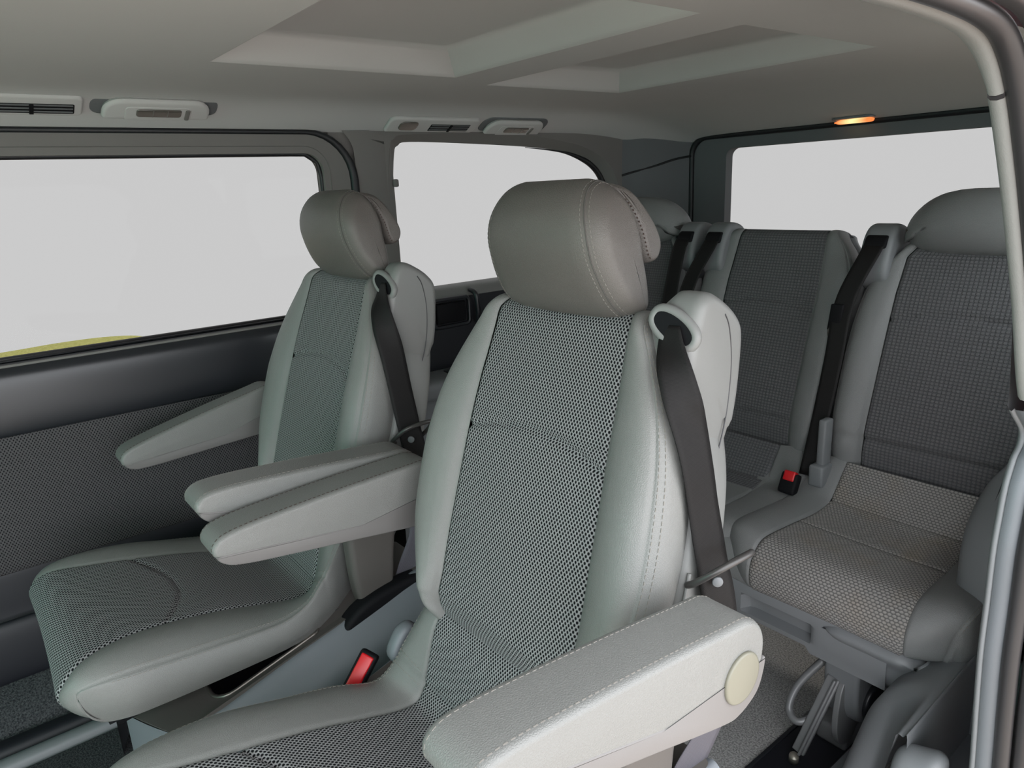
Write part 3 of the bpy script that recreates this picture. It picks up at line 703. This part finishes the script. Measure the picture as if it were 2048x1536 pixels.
# headrest
h1 = cr([(.657, .980), (.630, 1.003), (.609, 1.043), (.599, 1.083), (.603, 1.119), (.622, 1.147), (.650, 1.157), (.674, 1.141), (.686, 1.110), (.691, 1.07), (.694, 1.03), (.691, .996), (.677, .980)], 5, True)
def bend(x, y, z):
    l = x - SX; k = 1.10 - .10 * min(1, max(0, (z - .99) / .07)) - .26 * max(0, (z - 1.06) / .097) ** 2
    return (SX - .005 + l * k, y + .9 * l * l, z)
hr = obj('headrest', pad(h1, SX - .122, SX + .122, .048, .024, n=10, mid=10, deform=bend), 'leather_h', seat)
h2 = cr([(.664, 1.150), (.690, 1.143), (.710, 1.117), (.725, 1.087), (.728, 1.066), (.719, 1.050), (.704, 1.047), (.693, 1.060), (.686, 1.09), (.674, 1.12), (.660, 1.138)], 5, True)
obj('headrest_flap', pad(h2, SX - .113, SX + .113, .022, .010, n=8, mid=8, deform=bend), 'leather_h', hr, label='folded rear flap of the headrest')
def pad_line(prof, x, ins, deform, k0=0, k1=None):
    Pp = np.asarray(prof); T = np.roll(Pp, -1, 0) - np.roll(Pp, 1, 0); T /= np.linalg.norm(T, axis=1)[:, None]
    ar = .5 * np.sum(Pp[:, 0] * np.roll(Pp[:, 1], -1) - np.roll(Pp[:, 0], -1) * Pp[:, 1]); Nn = np.stack([T[:, 1], -T[:, 0]], 1) * (1 if ar > 0 else -1)
    q = Pp - Nn * ins; q = q[k0:k1]; Nn = Nn[k0:k1]
    return np.array([deform(x, a, b) if deform else (x, a, b) for a, b in q]), Nn
hi = lambda e: .024 * (1 - math.cos(math.asin(1 - e / .048)))
for sg in (1, -1):
    for e in (.027, .016):
        L_, Nn = pad_line(h1, SX + sg * (.122 - e), hi(e), bend, 0, 45)
        stitches('stitching', L_, np.c_[np.full(len(L_), sg * .5), Nn], hr, L=.0036, gap=.0026, wd=.0009)
    L_, Nn = pad_line(h1, SX + sg * (.122 - .0215), hi(.0215) - .0004, bend, 0, 46)
    obj('seam_cord', tube(L_, .0008, 6), 'seam', hr)
    L_, Nn = pad_line(h2, SX + sg * (.113 - .002), .004, bend, 31, 48)
    stitches('stitching', L_, (sg, 0, 0), hr, 'stitch_d', L=.002, gap=.0035, wd=.0015)
for x in (-.06, .06): obj('headrest_post', tube([(SX + x, .672, .93), (SX + x, .668, 1.0)], .006, 10), 'metal', hr)

# belt tower on the door-side shoulder
tp = cr([(.640, .812), (.634, .850), (.636, .900), (.648, .950), (.660, .990), (.672, 1.014), (.692, 1.022), (.718, 1.010), (.742, .992), (.756, .970), (.756, .930), (.750, .880), (.738, .838), (.716, .806), (.690, .798), (.660, .800)], 5, True)
def tdef(x, y, z):
    lx = x - SX; d = max(0, .178 - lx)
    k = min(1, max(0, (z - .86) / .10)); return (x - .004 * (z < .85), y + .10 * d * 0, z - d * .82 * k)
tw = obj('belt_tower', pad(tp, SX + .112, SX + .222, .016, .014, n=6, mid=8, deform=tdef), 'plastic', seat, label='pale plastic belt outlet tower on the shoulder')
sl_, Nn = pad_line(tp, 0, -.0003, None)
obj('tower_seam', tube([(SX + .2222, a, b) for a, b in cr([(.7125, .994), (.722, .975), (.728, .93), (.722, .87), (.708, .825), (.700, .812)], 5)], .0009, 6), 'plastic_d', tw)
# bezel round the slot; the slot plane leans back with the tower front
bc = np.array([SX + .192, .6550, .982]); eu = np.array([.80, .06, -.45]); eu /= np.linalg.norm(eu); en = np.array([-.10, -.95, .30]); en -= eu * (en @ eu); en /= np.linalg.norm(en); ev = np.cross(en, eu)
if ev[2] < 0: ev = -ev
ring = lambda ru, rv, d, dv=0: np.array([bc + eu * ru * math.cos(t) + ev * (rv * (abs(math.sin(t)) ** .8) * np.sign(math.sin(t)) + dv) + en * d for t in np.linspace(0, 2 * PI, 33)[:-1]])
obj('belt_bezel', tube(ring(.0315, .017, -.0025), .0062, 10, True), 'plastic', tw, label='raised rim of the belt slot')
rg = ring(.029, .0155, .0025); obj('belt_slot', (np.r_[rg, [bc + en * .0025]], [(k, (k + 1) % 32, 32) for k in range(32)]), 'black', tw)
bo = lambda pts: [(SX + x, y, z) for x, y, z in pts]
bl_ = obj('seat_belt', ribbon(bo([(0.1778, 0.653, 0.9857), (0.1773, 0.645, 0.9618), (0.1948, 0.622, 0.9386), (0.2132, 0.611, 0.9085), (0.2261, 0.609, 0.8818), (0.2365, 0.61, 0.854), (0.244, 0.611, 0.8254), (0.2489, 0.614, 0.7887), (0.2547, 0.617, 0.7453), (0.2606, 0.62, 0.7074), (0.265, 0.622, 0.6754), (0.2692, 0.624, 0.629), (.2735, .624, .575)]),
    bo([(0.2029, 0.653, 0.9863), (0.2132, 0.648, 0.9664), (0.2296, 0.644, 0.9402), (0.2407, 0.648, 0.9058), (0.2419, 0.655, 0.8772), (0.2462, 0.657, 0.85), (0.2522, 0.658, 0.817), (0.2569, 0.66, 0.7827), (0.2638, 0.662, 0.7455), (0.2709, 0.664, 0.7077), (0.2802, 0.666, 0.6704), (0.286, 0.668, 0.6202), (.286, .668, .56)]), 70), 'belt', seat, label='black woven seat belt')
gl = bo([(.252, .613, .6865), (.268, .608, .699), (.2911, .622, .7203), (.2990, .655, .7267), (.2940, .676, .722), (.262, .676, .692), (.243, .650, .672)])
obj('belt_guide', tube(cr(gl, 6, True), .0042, 10, True), 'wire', bl_, label='grey wire belt guide')
obj('belt_stud', disc((SX + .2755, .638, .692), (.75, -.62, 0), .0065, .0035, 16), 'plastic_m', bl_)
obj('lap_belt', ribbon(bo([(.2735, .620, .58), (.2735, .620, .53), (.268, .617, .49), (.2471, .600, .4263), (.225, .58, .34)]), bo([(.286, .668, .58), (.282, .668, .53), (.276, .667, .49), (.2508, .655, .394), (.235, .63, .30)]), 24), 'belt_g', bl_)

# armrests
AP0 = (.556, .655)
ap_up = cr([(.606, .662), (.600, .690), (.578, .708), (.540, .7135), (.42, .7275), (.30, .7385), (.252, .740), (.232, .735), (.222, .722), (.232, .706), (.30, .684), (.42, .650), (.515, .622), (.56, .613), (.594, .628)], 5, True)
ap_lo = cr([(.6062, .652), (.604, .632), (.592, .612), (.562, .600), (.53, .604), (.42, .636), (.32, .665), (.262, .683), (.236, .695), (.2245, .710), (.236, .712), (.32, .689), (.42, .661), (.515, .635), (.56, .630), (.59, .640)], 5, True)
def armrest(side, xo, rot, parent):
    x0, x1 = SX + xo - .036, SX + xo + .036; pv = (SX + xo, *AP0)
    a = obj('armrest', pad(ap_up, x0, x1, .009, .0070, n=6, mid=4), 'leather', parent, origin=pv)
    obj('armrest_shell', pad(ap_lo, x0 - .0007, x1 + .0007, .0035, .0022, n=5, mid=3), 'plastic_a', a, label='smooth plastic underside of the armrest')
    for sg in (1, -1):
        xe = SX + xo + sg * .036
        L_, Nn = pad_line(ap_up, xe - sg * .0085, .0006, None, 2, 47); stitches('stitching', L_, np.c_[np.full(len(L_), sg * .3), Nn], a, 'stitch' if xo > 0 else 'stitch_d', wd=.0014)
        L_, Nn = pad_line(ap_up, xe - sg * .0015, .0065, None, 2, 47); stitches('stitching', L_, np.c_[np.full(len(L_), sg * 1.), Nn * .5], a, 'stitch' if xo > 0 else 'stitch_d', wd=.0013)
        L_, Nn = pad_line(ap_up, xe - sg * .0042, .0026, None, 0, 48); obj('seam_cord', tube(L_, .0008, 6), 'seam', a)
    xe = SX + xo + side * .036
    if side > 0: obj('pivot_cap', disc((xe - side * .001, .562, .648), (side, 0, 0), .029, .005, 32), 'cream', a, label='cream round pivot cap')
    a.rotation_euler.x = math.radians(rot)
    return a
arm_r = armrest(1, .325, 0, seat)
arm_l = armrest(-1, -.298, 8.5, seat)

# pedestals, recliner covers, buckle
def ztop(y): return interp([(.05, .28), (.12, .283), (.22, .297), (.35, .335), (.44, .358), (.60, .405), (.70, .42)], y)
def pedestal(sg):
    ys_ = np.linspace(.105, .66, 24)
    out = rrect(.130, .264, .090, .655, .010, 5); inn = rrect(.142, .246, .222, .42, (.02, .035, .012, .02), 5)
    yf = lambda x: .093 + .10 * max(0, (x - .13) / .21) ** 1.25
    out = np.array([(a, max(b, yf(a))) for a, b in out])
    fn = lambda a, b, d: (SX + sg * a, b, ztop(b) - d)
    p = obj('seat_pedestal', plate_hole(out, inn, fn, .01), 'plastic_t', seat, auto=35, label='grey plastic pedestal with an open storage tray')
    sec = lambda y: [(.255, ztop(y) - .004), (.266, ztop(y) - .001), (.282, ztop(y) - .014), (.318, ztop(y) - .050), (.336, ztop(y) - .09), (.340, ztop(y) - .14), (.340, .0)]
    obj('pedestal_side', grid(np.array([[(SX + sg * x, max(y, yf(x)), z) for x, z in cr(sec(max(y, .14)), 4)] for y in ys_])), 'plastic_b', p)
    fr = cr([(.130, .282), (.16, .282), (.20, .283), (.25, .285), (.264, .284), (.285, .268), (.318, .232), (.336, .192), (.340, .14)], 4)
    obj('pedestal_front', grid(np.array([[(SX + sg * x, yf(x), z * t) for x, z in fr] for t in np.linspace(0, 1, 6)])), 'plastic_b', p)
    V = [(SX + sg * x, y, z) for x in (.125, .250) for y in (.215, .425) for z in (.20, )] ; Vt = [(SX + sg * x, y, ztop(y) - .006) for x in (.125, .250) for y in (.215, .425)]
    obj('tray', (np.array(V + Vt), [(0, 1, 3, 2), (0, 1, 5, 4), (2, 3, 7, 6), (0, 2, 6, 4), (1, 3, 7, 5)]), 'black', p, smooth=False)
    lp_ = [(SX + sg * a, b, ztop(b) + .001) for a, b in inn]
    obj('tray_rim', tube(np.array(lp_), .004, 8, True), 'metal', p)
    return p
pedestal(1); pedestal(-1)
for sg in (1,):
    rc = obj('recliner_cover', pad(cr([(.497, .60), (.53, .625), (.575, .61), (.60, .55), (.590, .47), (.575, .375), (.535, .355), (.505, .38), (.495, .48)], 4, True), SX + sg * .240 - .020, SX + sg * .240 + .020, .012, .012), 'plastic_b' if sg < 0 else 'plastic_t', seat)
    obj('hinge_boot', pad(cr([(.455, .352), (.50, .388), (.58, .405), (.66, .40), (.66, .365), (.56, .335), (.48, .332)], 4, True), SX + sg * .262 - .022, SX + sg * .262 + .020, .012, .012), 'black', rc)
# red buckle on the inboard side
bk0 = np.array([SX - .268, .415, .372]); bu = np.array([-.05, .55, .62]); bu /= np.linalg.norm(bu); bn = np.array([.62, -.5, .55]); bn -= bu * (bn @ bu); bn /= np.linalg.norm(bn); bs = np.cross(bu, bn)
Mk = frame_of(bk0, bs, bu, bn)
bk = obj('belt_buckle', xform(box(-.016, .016, -.035, .035, -.011, .011, .005), Mk), 'black', seat, label='black belt buckle with red button')
obj('release_button', xform(box(-.0115, .0115, -.028, .030, .004, .0135, .003), Mk), 'redplastic', bk, label='red release button')
obj('buckle_stalk', tube(cr([bk0 - bu * .03, bk0 - bu * .07 - bn * .005, bk0 - bu * .12 + np.array([0, .01, -.02])], 5), .016, 10, flat=.5), 'plastic_b', bk)
# rounded inboard recliner knob
obj('recliner_knob', pad(cr([(.45, .41), (.47, .445), (.495, .452), (.51, .43), (.495, .395), (.465, .385)], 4, True), SX - .245, SX - .215, .012, .012), 'plastic_b', seat)

# the far seat: a copy with its own armrest angles
far = copy_tree(seat)
far.location.x = -1.42
far['label'] = 'captain seat beside the far sliding door, behind two lowered armrests'
for c in far.children:
    if c.name.startswith('headrest'): c.location.x += .030; c.location.z += .005
arms = sorted([c for c in far.children if c.name.startswith('armrest')], key=lambda o: o.location.x)
arms[0].rotation_euler.x = math.radians(19.5); arms[0].location.x -= .008; arms[1].rotation_euler.x = math.radians(1.5)

# ------------------------------------------------------------------ rear bench: three backrests on one base
bench = empty('rear_bench', (-.99, 1.40, 0), 'dark grey three-place rear bench with dotted fabric centres', 'bench seat')
RS = .30; RY, RZ = 1.644, .985
fab_y = lambda z: RY + RS * (z - RZ)
def rear_back(xc, hw, aw, head, z1=.985):
    tw_ = smooth_tab([(-.53, hw - .035), (-.50, hw - .02), (-.45, hw - .008), (-.35, hw), (-.2, hw), (-.1, hw - .012), (-.05, hw - .035), (-.01, hw - .068), (.03, hw - .09), (.06, hw - .1)] if head else [(-.53, hw - .035), (-.50, hw - .02), (-.45, hw - .008), (-.35, hw), (-.1, hw), (-.06, hw - .006), (-.03, hw - .018), (0, hw - .036), (.03, hw - .06), (.06, hw - .07)], 5)
    p = seat_path(-.50, 0 if head else .02, 90, r=.03, top=95, low=-.02)
    fg, r_, l_, pos_, qq = backrest(xc, RY, RZ, RS, p, tw_, [(-.53, aw), (-.1, aw), (.06, aw - .01)], .026, .08, .006, nf=60, seams=((-.14, .02), (-.425, .0)))
    o = obj('backrest', grid(fg), 'fabric_r', bench, label='dotted fabric centre of a rear backrest')
    for g_ in (r_, l_): obj('backrest_bolster', grid(g_), 'leather_r', o)
    rw = []
    for (s, n0) in p[:-2]:
        w = interp(tw_, s) - .002
        c = cr([(w - .02, -.072), (w, -.076), (w + .002, -.09), (w - .012, -.12), (w * .5, -.13), (0, -.13)], 3); full = np.concatenate([c, (c * [-1, 1])[::-1][1:]])
        rw.append([pos_(x, s, n) for x, n in full])
    obj('back_shell', grid(np.array(rw)), 'plastic_m', o)
    if head:
        hp = cr([(1.640, .975), (1.615, .99), (1.600, 1.02), (1.600, 1.06), (1.618, 1.092), (1.650, 1.106), (1.690, 1.096), (1.712, 1.06), (1.715, 1.02), (1.70, .985), (1.67, .972)], 4, True)
        def hd(x, y, z):
            t = abs(x - xc) / .15; return (x, y + .02 * t * t, z - (.055 * max(0, t - .15) ** 2 * (z > 1.03)))
        obj('headrest', pad(hp, xc - .152, xc + .152, .075, .036, n=10, mid=6, deform=hd), 'leather_r', o)
    return o
rear_back(-.55, .222, .142, True)
rear_back(-.995, .205, .125, False)
rear_back(-1.46, .222, .142, True)
# belt outlets between the backrests
def rear_tower(x, belt_x):
    p = cr([(1.60, .92), (1.61, .99), (1.635, 1.028), (1.67, 1.034), (1.71, 1.015), (1.725, .96), (1.72, .90), (1.66, .88)], 4, True)
    t = obj('belt_tower', pad(p, x - .034, x + .034, .014, .014), 'plastic_m', bench)
    obj('belt_slot', pad(cr([(1.603, .985), (1.612, 1.008), (1.63, 1.012), (1.628, .99)], 3, True), x - .024, x + .024, .006, .004), 'black', t)
    L = [(x - .022, 1.612, 1.000), (x - .026, 1.590, .97), (belt_x - .03, 1.555, .87), (belt_x - .03, 1.525, .74), (belt_x - .032, 1.49, .60), (belt_x - .034, 1.455, .48)]
    Rr = [(x + .022, 1.614, 1.000), (x + .018, 1.592, .97), (belt_x + .012, 1.560, .87), (belt_x + .010, 1.53, .74), (belt_x + .006, 1.495, .60), (belt_x + .0, 1.46, .48)]
    obj('belt', ribbon(L, Rr, 30), 'belt', t, label='black rear seat belt')
    return t
t1 = rear_tower(-1.262, -1.255); t2 = rear_tower(-1.170, -1.20); t3 = rear_tower(-.745, -.768)
tg = obj('belt_tongue', xform(box(-.014, .014, -.004, .004, -.03, .03, .003), frame_of((-.790, 1.548, .835), (1, .1, 0), (-.1, 1, 0), (.1, 0, 1))), 'black', t3)
obj('tongue_plate', tube(np.array([(-.793 + .010 * math.cos(t), 1.545, .800 + .016 * math.sin(t)) for t in np.linspace(0, 2 * PI, 18)[:-1]]), .0025, 6, True), 'metal', tg)
# cushions
rrow = [(.140, 1.500, .520, .185, 1.505, .520, .006), (.140, 1.484, .50, .200, 1.488, .502, .008), (.141, 1.458, .465, .215, 1.462, .472, .008), (.141, 1.435, .444, .222, 1.44, .450, .008), (.142, 1.38, .436, .228, 1.385, .438, .010), (.146, 1.30, .438, .232, 1.305, .438, .012), (.148, 1.23, .441, .234, 1.235, .440, .014),
    (.150, 1.19, .438, .232, 1.20, .436, .014), (.150, 1.165, .422, .226, 1.185, .420, .012), (.150, 1.148, .395, .218, 1.180, .398, .010), (.150, 1.146, .365, .212, 1.180, .370, .007), (.149, 1.152, .345, .205, 1.182, .350, .004), (.146, 1.165, .335, .195, 1.19, .340, .002)]
cf2, c2R, c2L, ar2 = cushion(-.575, rrow, .335, nf=60, dish=.002, seamf=lambda t, s, y: min(abs(s - .093), abs(y - 1.315)), nr=100)
rc_ = obj('cushion', grid(cf2), 'fabric_rc', bench, label='dotted fabric cushion beside the near side trim')
for g_, sg in ((c2R, 1), (c2L, -1)):
    obj('cushion_bolster', grid(g_), 'leather_r', rc_)
seam_st('stitching', c2R, 27, rc_, (.8, 0, .6), rows=(10, 82)); seam_st('stitching', c2R, 29, rc_, (1, 0, .4), rows=(10, 82))
mrow = [(r[0] - .035, r[1], r[2] - .002, r[3] - .02, r[4], r[5], r[6] * .6) for r in rrow]
for xc_ in (-.985, -1.44):
    cf3, c3R, c3L, _ = cushion(xc_, mrow if xc_ > -1.2 else rrow, .335, nf=40, dish=.002, seamf=lambda t, s, y: abs(s - .093), nr=80)
    k = 26
    mc = obj('cushion', grid(cf3[k - 1:]), 'leather_r', bench)
    obj('cushion_roll', grid(cf3[:k]), 'fabric_r', mc)
    for g_ in (c3R, c3L): obj('cushion_bolster', grid(g_), 'leather_r', mc)
# leather bridge filling the valley between near and middle cushions
brg = cr([(1.50, .512), (1.47, .474), (1.43, .444), (1.36, .434), (1.28, .434), (1.21, .432), (1.17, .412), (1.155, .38), (1.155, .345), (1.17, .33)], 5)
obj('cushion_bridge', grid(np.array([[(x, y, z + .004 * math.sin(PI * t) - .010 * abs(t - .5)) for t, x in zip(np.linspace(0, 1, 9), np.linspace(-.90, -.72, 9))] for y, z in brg])), 'leather_r', bench)
# plastic shell below with a grab recess
def sh_z(x): return .258 + (.012 if -.72 < x < -.60 else 0)
secs = []
for x in np.linspace(-1.66, -.45, 120):
    rec = min(1, max(0, (x + .745) / .012)) * min(1, max(0, (-.590 - x) / .012))
    fy_ = 1.153; zl = .262 - .012 * (x > -.60)
    secs.append([(x, fy_ + .004, .348), (x, fy_, .338), (x, fy_, .322), (x, fy_ + .022 * rec, .316), (x, fy_ + .026 * rec, .284), (x, fy_ + .002, .279), (x, fy_ + .004, zl + .006), (x, fy_ + .012, zl), (x, fy_ + .09, zl - .006), (x, 1.50, .25)])
sh = obj('bench_shell', grid(np.array(secs)), 'plastic_m', bench, auto=40, label='mid grey plastic base shell of the bench')
obj('shell_end', pad(cr([(1.163, .345), (1.163, .30), (1.172, .256), (1.22, .232), (1.45, .24), (1.48, .30), (1.47, .348)], 4, True), -.58, -.392, .045, .04), 'plastic_m', sh)
# leg mechanism standing in the floor rail
lg = obj('leg_bracket', pad(cr([(1.215, .25), (1.205, .16), (1.225, .105), (1.27, .09), (1.32, .11), (1.34, .17), (1.33, .25)], 4, True), -.585, -.515, .010, .008), 'plastic_m', bench)
def bar_between(A, B, w, t, bev=.003):
    A, B = np.array(A), np.array(B); z = B - A; L = np.linalg.norm(z); z /= L; x = np.cross((0, 1., 0), z); x /= np.linalg.norm(x); y = np.cross(z, x)
    return xform(box(-w / 2, w / 2, -t / 2, t / 2, 0, L, bev), frame_of(A, x, y, z))
obj('leg_link', bar_between((-.562, 1.205, .195), (-.596, 1.150, .028), .026, .012), 'metal_g', lg)
obj('leg_link', bar_between((-.556, 1.200, .195), (-.590, 1.145, .028), .006, .020), 'metal_g', lg)
obj('leg_plate', pad(cr([(1.20, .19), (1.185, .10), (1.21, .045), (1.26, .04), (1.28, .10), (1.27, .19)], 4, True), -.552, -.540, .003, .002), 'metal_g', lg)
obj('leg_link', xform(box(-.006, .006, -.014, .014, -.07, .07, .003), frame_of((-.553, 1.275, .08), (1, 0, 0), (0, .9, .35), (0, -.35, .9))), 'metal_g', lg)
obj('leg_pivot', disc((-.515, 1.27, .135), (1, -.12, 0), .042, .014, 28), 'plastic_d', lg)
obj('leg_lever', tube(cr([(-.600, 1.235, .20), (-.632, 1.20, .14), (-.636, 1.175, .095), (-.612, 1.165, .082), (-.590, 1.185, .092)], 6), .008, 8), 'metal_g', lg)
obj('leg_foot', box(-.61, -.545, 1.24, 1.40, .004, .05, .008), 'metal_g', lg)
obj('leg_pin', disc((-.600, 1.140, .010), (.2, -.3, 1), .010, .018, 14), 'brass', lg)
obj('buckle', xform(box(-.02, .02, -.012, .012, -.02, .03, .006), frame_of((-.802, 1.415, .462), (1, 0, 0), (0, .9, -.4), (0, .4, .9))), 'black', bench)
obj('release_button', xform(box(-.014, .014, -.014, .004, .010, .034, .004), frame_of((-.802, 1.415, .462), (1, 0, 0), (0, .9, -.4), (0, .4, .9))), 'redplastic', bench, label='red release button')
obj('hinge_bracket', box(-.764, -.746, 1.455, 1.49, .50, .62, .005), 'plastic_m', bench)
obj('hinge_bracket', box(-.772, -.738, 1.44, 1.485, .465, .515, .006), 'plastic_m', bench)

# floor rail
rail = empty('floor_rail', (-.60, 1.4, 0), 'dark ribbed seat rail let into the carpet under the bench', 'rail')
obj('rail_channel', box(-.655, -.535, .75, 2.2, .0005, .006, .002), 'plastic_n', rail)
for k in range(22):
    y = .90 + k * .0075
    obj('rail_rib', box(-.632, -.585, y, y + .004, .006, .0085, .001), 'black', rail, smooth=False)
for x in (-.65, -.54): obj('rail_edge', box(x - .004, x + .004, .75, 2.2, .005, .009, .001), 'plastic_d', rail)

# ------------------------------------------------------------------ near side trim around the wheel arch
def surf(rows, n=8, m=6):
    A = [resample(cr(r, n), 40) for r in rows]; A = np.array(A)
    B = np.array([resample(cr(A[:, j], m), 40) for j in range(A.shape[1])]); return np.transpose(B, (1, 0, 2))
wallp = cr([(-.478, .0), (-.474, .10), (-.462, .20), (-.440, .27), (-.405, .315), (-.368, .337), (-.347, .337), (-.339, .322), (-.337, .10)], 6)
def rise(x, y, z):
    k = math.sqrt(min(1, max(0, (y - .975) / .13))); k = k + (1 - k) * min(1, max(0, (x + .405) / .05))
    return (x, y, z * k * (1 + .16 * max(0, y - 1.0)))
sobj('trim_14', along_y(wallp, .972, 1.62, 40, rise), 'plastic_m', label='rounded grey inner wall of the side storage pocket by the rear bench')
sobj('trim_15', pad(cr([(1.265, .40), (1.240, .47), (1.255, .565), (1.325, .628), (1.42, .648), (1.62, .65), (1.62, .40), (1.42, .36)], 5, True), -.402, -.262, .06, .05, n=8), 'plastic_m', label='bulging grey side armrest above the storage pocket')
sobj('trim_16', pad(cr([(1.36, .646), (1.37, .658), (1.50, .660), (1.50, .644)], 4, True), -.365, -.285, .012, .006), 'black', label='dark cup holder recess in the side armrest')
sobj('trim_17', pad(cr([(.955, .0), (.945, .20), (.950, .275), (.972, .300), (.998, .290), (1.003, .23), (1.01, .0)], 5, True), -.355, -.286, .02, .018, deform=lambda x, y, z: (x, y, z + max(0, x + .40) * .35 * (z > .2))), 'plastic_m', label='rolled front lip of the side storage pocket')
sobj('trim_18', box(-.345, -.27, 1.0, 1.62, .12, .19, .01), 'plastic_b', label='blue grey floor of the side storage pocket')
sobj('trim_19', along_y(cr([(-.520, .0), (-.518, .05), (-.508, .080), (-.49, .092), (-.470, .10)], 5), .45, 1.5, 12), 'plastic_b', label='blue grey sill moulding by the floor rail')
sobj('trim_20', xform(box(-.007, .007, -.009, .009, 0, .003, .001), frame_of((-.498, 1.21, .0865), (.9, 0, .42), (0, 1, 0), (-.42, 0, .9))), 'brass', smooth=False, label='small square fastener in the sill moulding')
sobj('trim_21', box(-.345, -.27, 1.24, 1.26, .1, .36, .006), 'plastic_b', label='divider across the side storage pocket')

# ------------------------------------------------------------------ vents and grab handles in the headliner edge
EU, EV, EN = (0, 1, 0), (.876, 0, .482), (.482, 0, -.876)
def slab(loop, d0, d1, r, ins):
    """rounded plate: loop in (along the van, up the headliner), depth into the cabin d0..d1"""
    return pad(loop, d0, d1, r, ins, n=5, mid=2)
def on_liner(o, vf):                                            # pad axes: x -> normal, y -> along, z -> up
    return xform(vf, frame_of(o, EN, EU, EV))
def handle(o, label, sc=1.0):
    o = np.array(o); h = empty('grab_handle', tuple(o), label, 'handle', 'grab handles along the far headliner')
    obj('handle_recess', on_liner(o, slab(rrect(-.132 * sc, .132 * sc, -.030, .036, (.02, .02, .034, .034), 6), -.004, .0015, .002, .002)), 'trim_r', h)
    gr = obj('grip', on_liner(o, slab(rrect(-.112 * sc, .112 * sc, -.030, .034, (.008, .008, .040, .040), 6), .0, .016, .009, .008)), 'headliner', h)
    obj('lamp_panel', on_liner(o, slab(rrect(-.068 * sc, .070 * sc, -.028, .018, (.004, .004, .016, .010), 5), .012, .0175, .002, .002)), 'headliner', gr)
    ln = obj('lamp_lens', on_liner(o, slab(rrect(-.046 * sc, .048 * sc, -.014, .012, .007, 5), .014, .0205, .003, .003)), 'lens', gr, label='clear reading lamp lens')
    for x in (-.012, .018): obj('lens_divider', on_liner(o, box(.0195, .0212, x * sc - .001, x * sc + .001, -.012, .010, .0004)), 'trim_d', ln)
    obj('lamp_switch', on_liner(o, slab(rrect(.056 * sc, .066 * sc, -.024, .012, .004, 4), .015, .020, .002, .002)), 'trim_d', gr)
    return h
handle((-1.811, .444, 1.3625), 'large grab handle with clear reading lamp above the sliding door window')
handle((-1.852, 1.500, 1.3405), 'small grab handle with reading lamp above the rear quarter window')
def vent(o, y0, y1, s0, s1, label, lamp=None):
    o = np.array(o); v = empty('air_vent', tuple(o), label, 'vent', 'air vents along the far headliner')
    obj('vent_frame', on_liner(o, slab(rrect(y0, y1, -.032, .032, (.006, .012, .012, .020), 5), -.004, .009, .006, .006)), 'headliner', v)
    lv = obj('louvre', on_liner(o, slab(rrect(s0, s1, -.022, .010, .004, 4), .004, .0098, .001, .001)), 'black', v, label='dark louvre opening')
    n = 3
    for k in range(n): 
        z = -.017 + .0105 * k
        obj('slat', on_liner(o, box(.0095, .0112, s0 + .003, s1 - .003, z, z + .0042, .0005)), 'trim_r', lv)
    for x in np.linspace(s0, s1, 4)[1:3] if s1 - s0 > .16 else [(s0 + s1) / 2]:
        obj('divider', on_liner(o, box(.0105, .0135, x - .004, x + .004, -.021, .009, .001)), 'black', lv)
    if lamp:
        obj('lamp_lens', on_liner(o, slab(rrect(lamp[0], lamp[1], -.018, .020, .014, 5), .006, .0125, .003, .003)), 'lens', v)
    return v
vent((-1.811, .150, 1.3625), -.26, .148, -.10, .132, 'long slatted air vent at the left end of the headliner edge', (-.22, -.15))
vent((-1.852, 1.195, 1.3405), -.150, .155, -.012, .128, 'short slatted air vent with round lamp above the rear quarter window', (-.115, -.055))

# ------------------------------------------------------------------ glimpsed outside
gb = obj('grass_bank', pad(cr([(-4, -.66), (-3, -.58), (0, -.56), (1.0, -.535), (1.6, -.55), (2.0, -.62), (2.1, -.8), (-4, -.8)], 6, True), -11.0, -10.0, .1, .05), 'grass')
tag(gb, 'yellow green grass bank glimpsed over the far window sill', 'grass', kind='stuff')
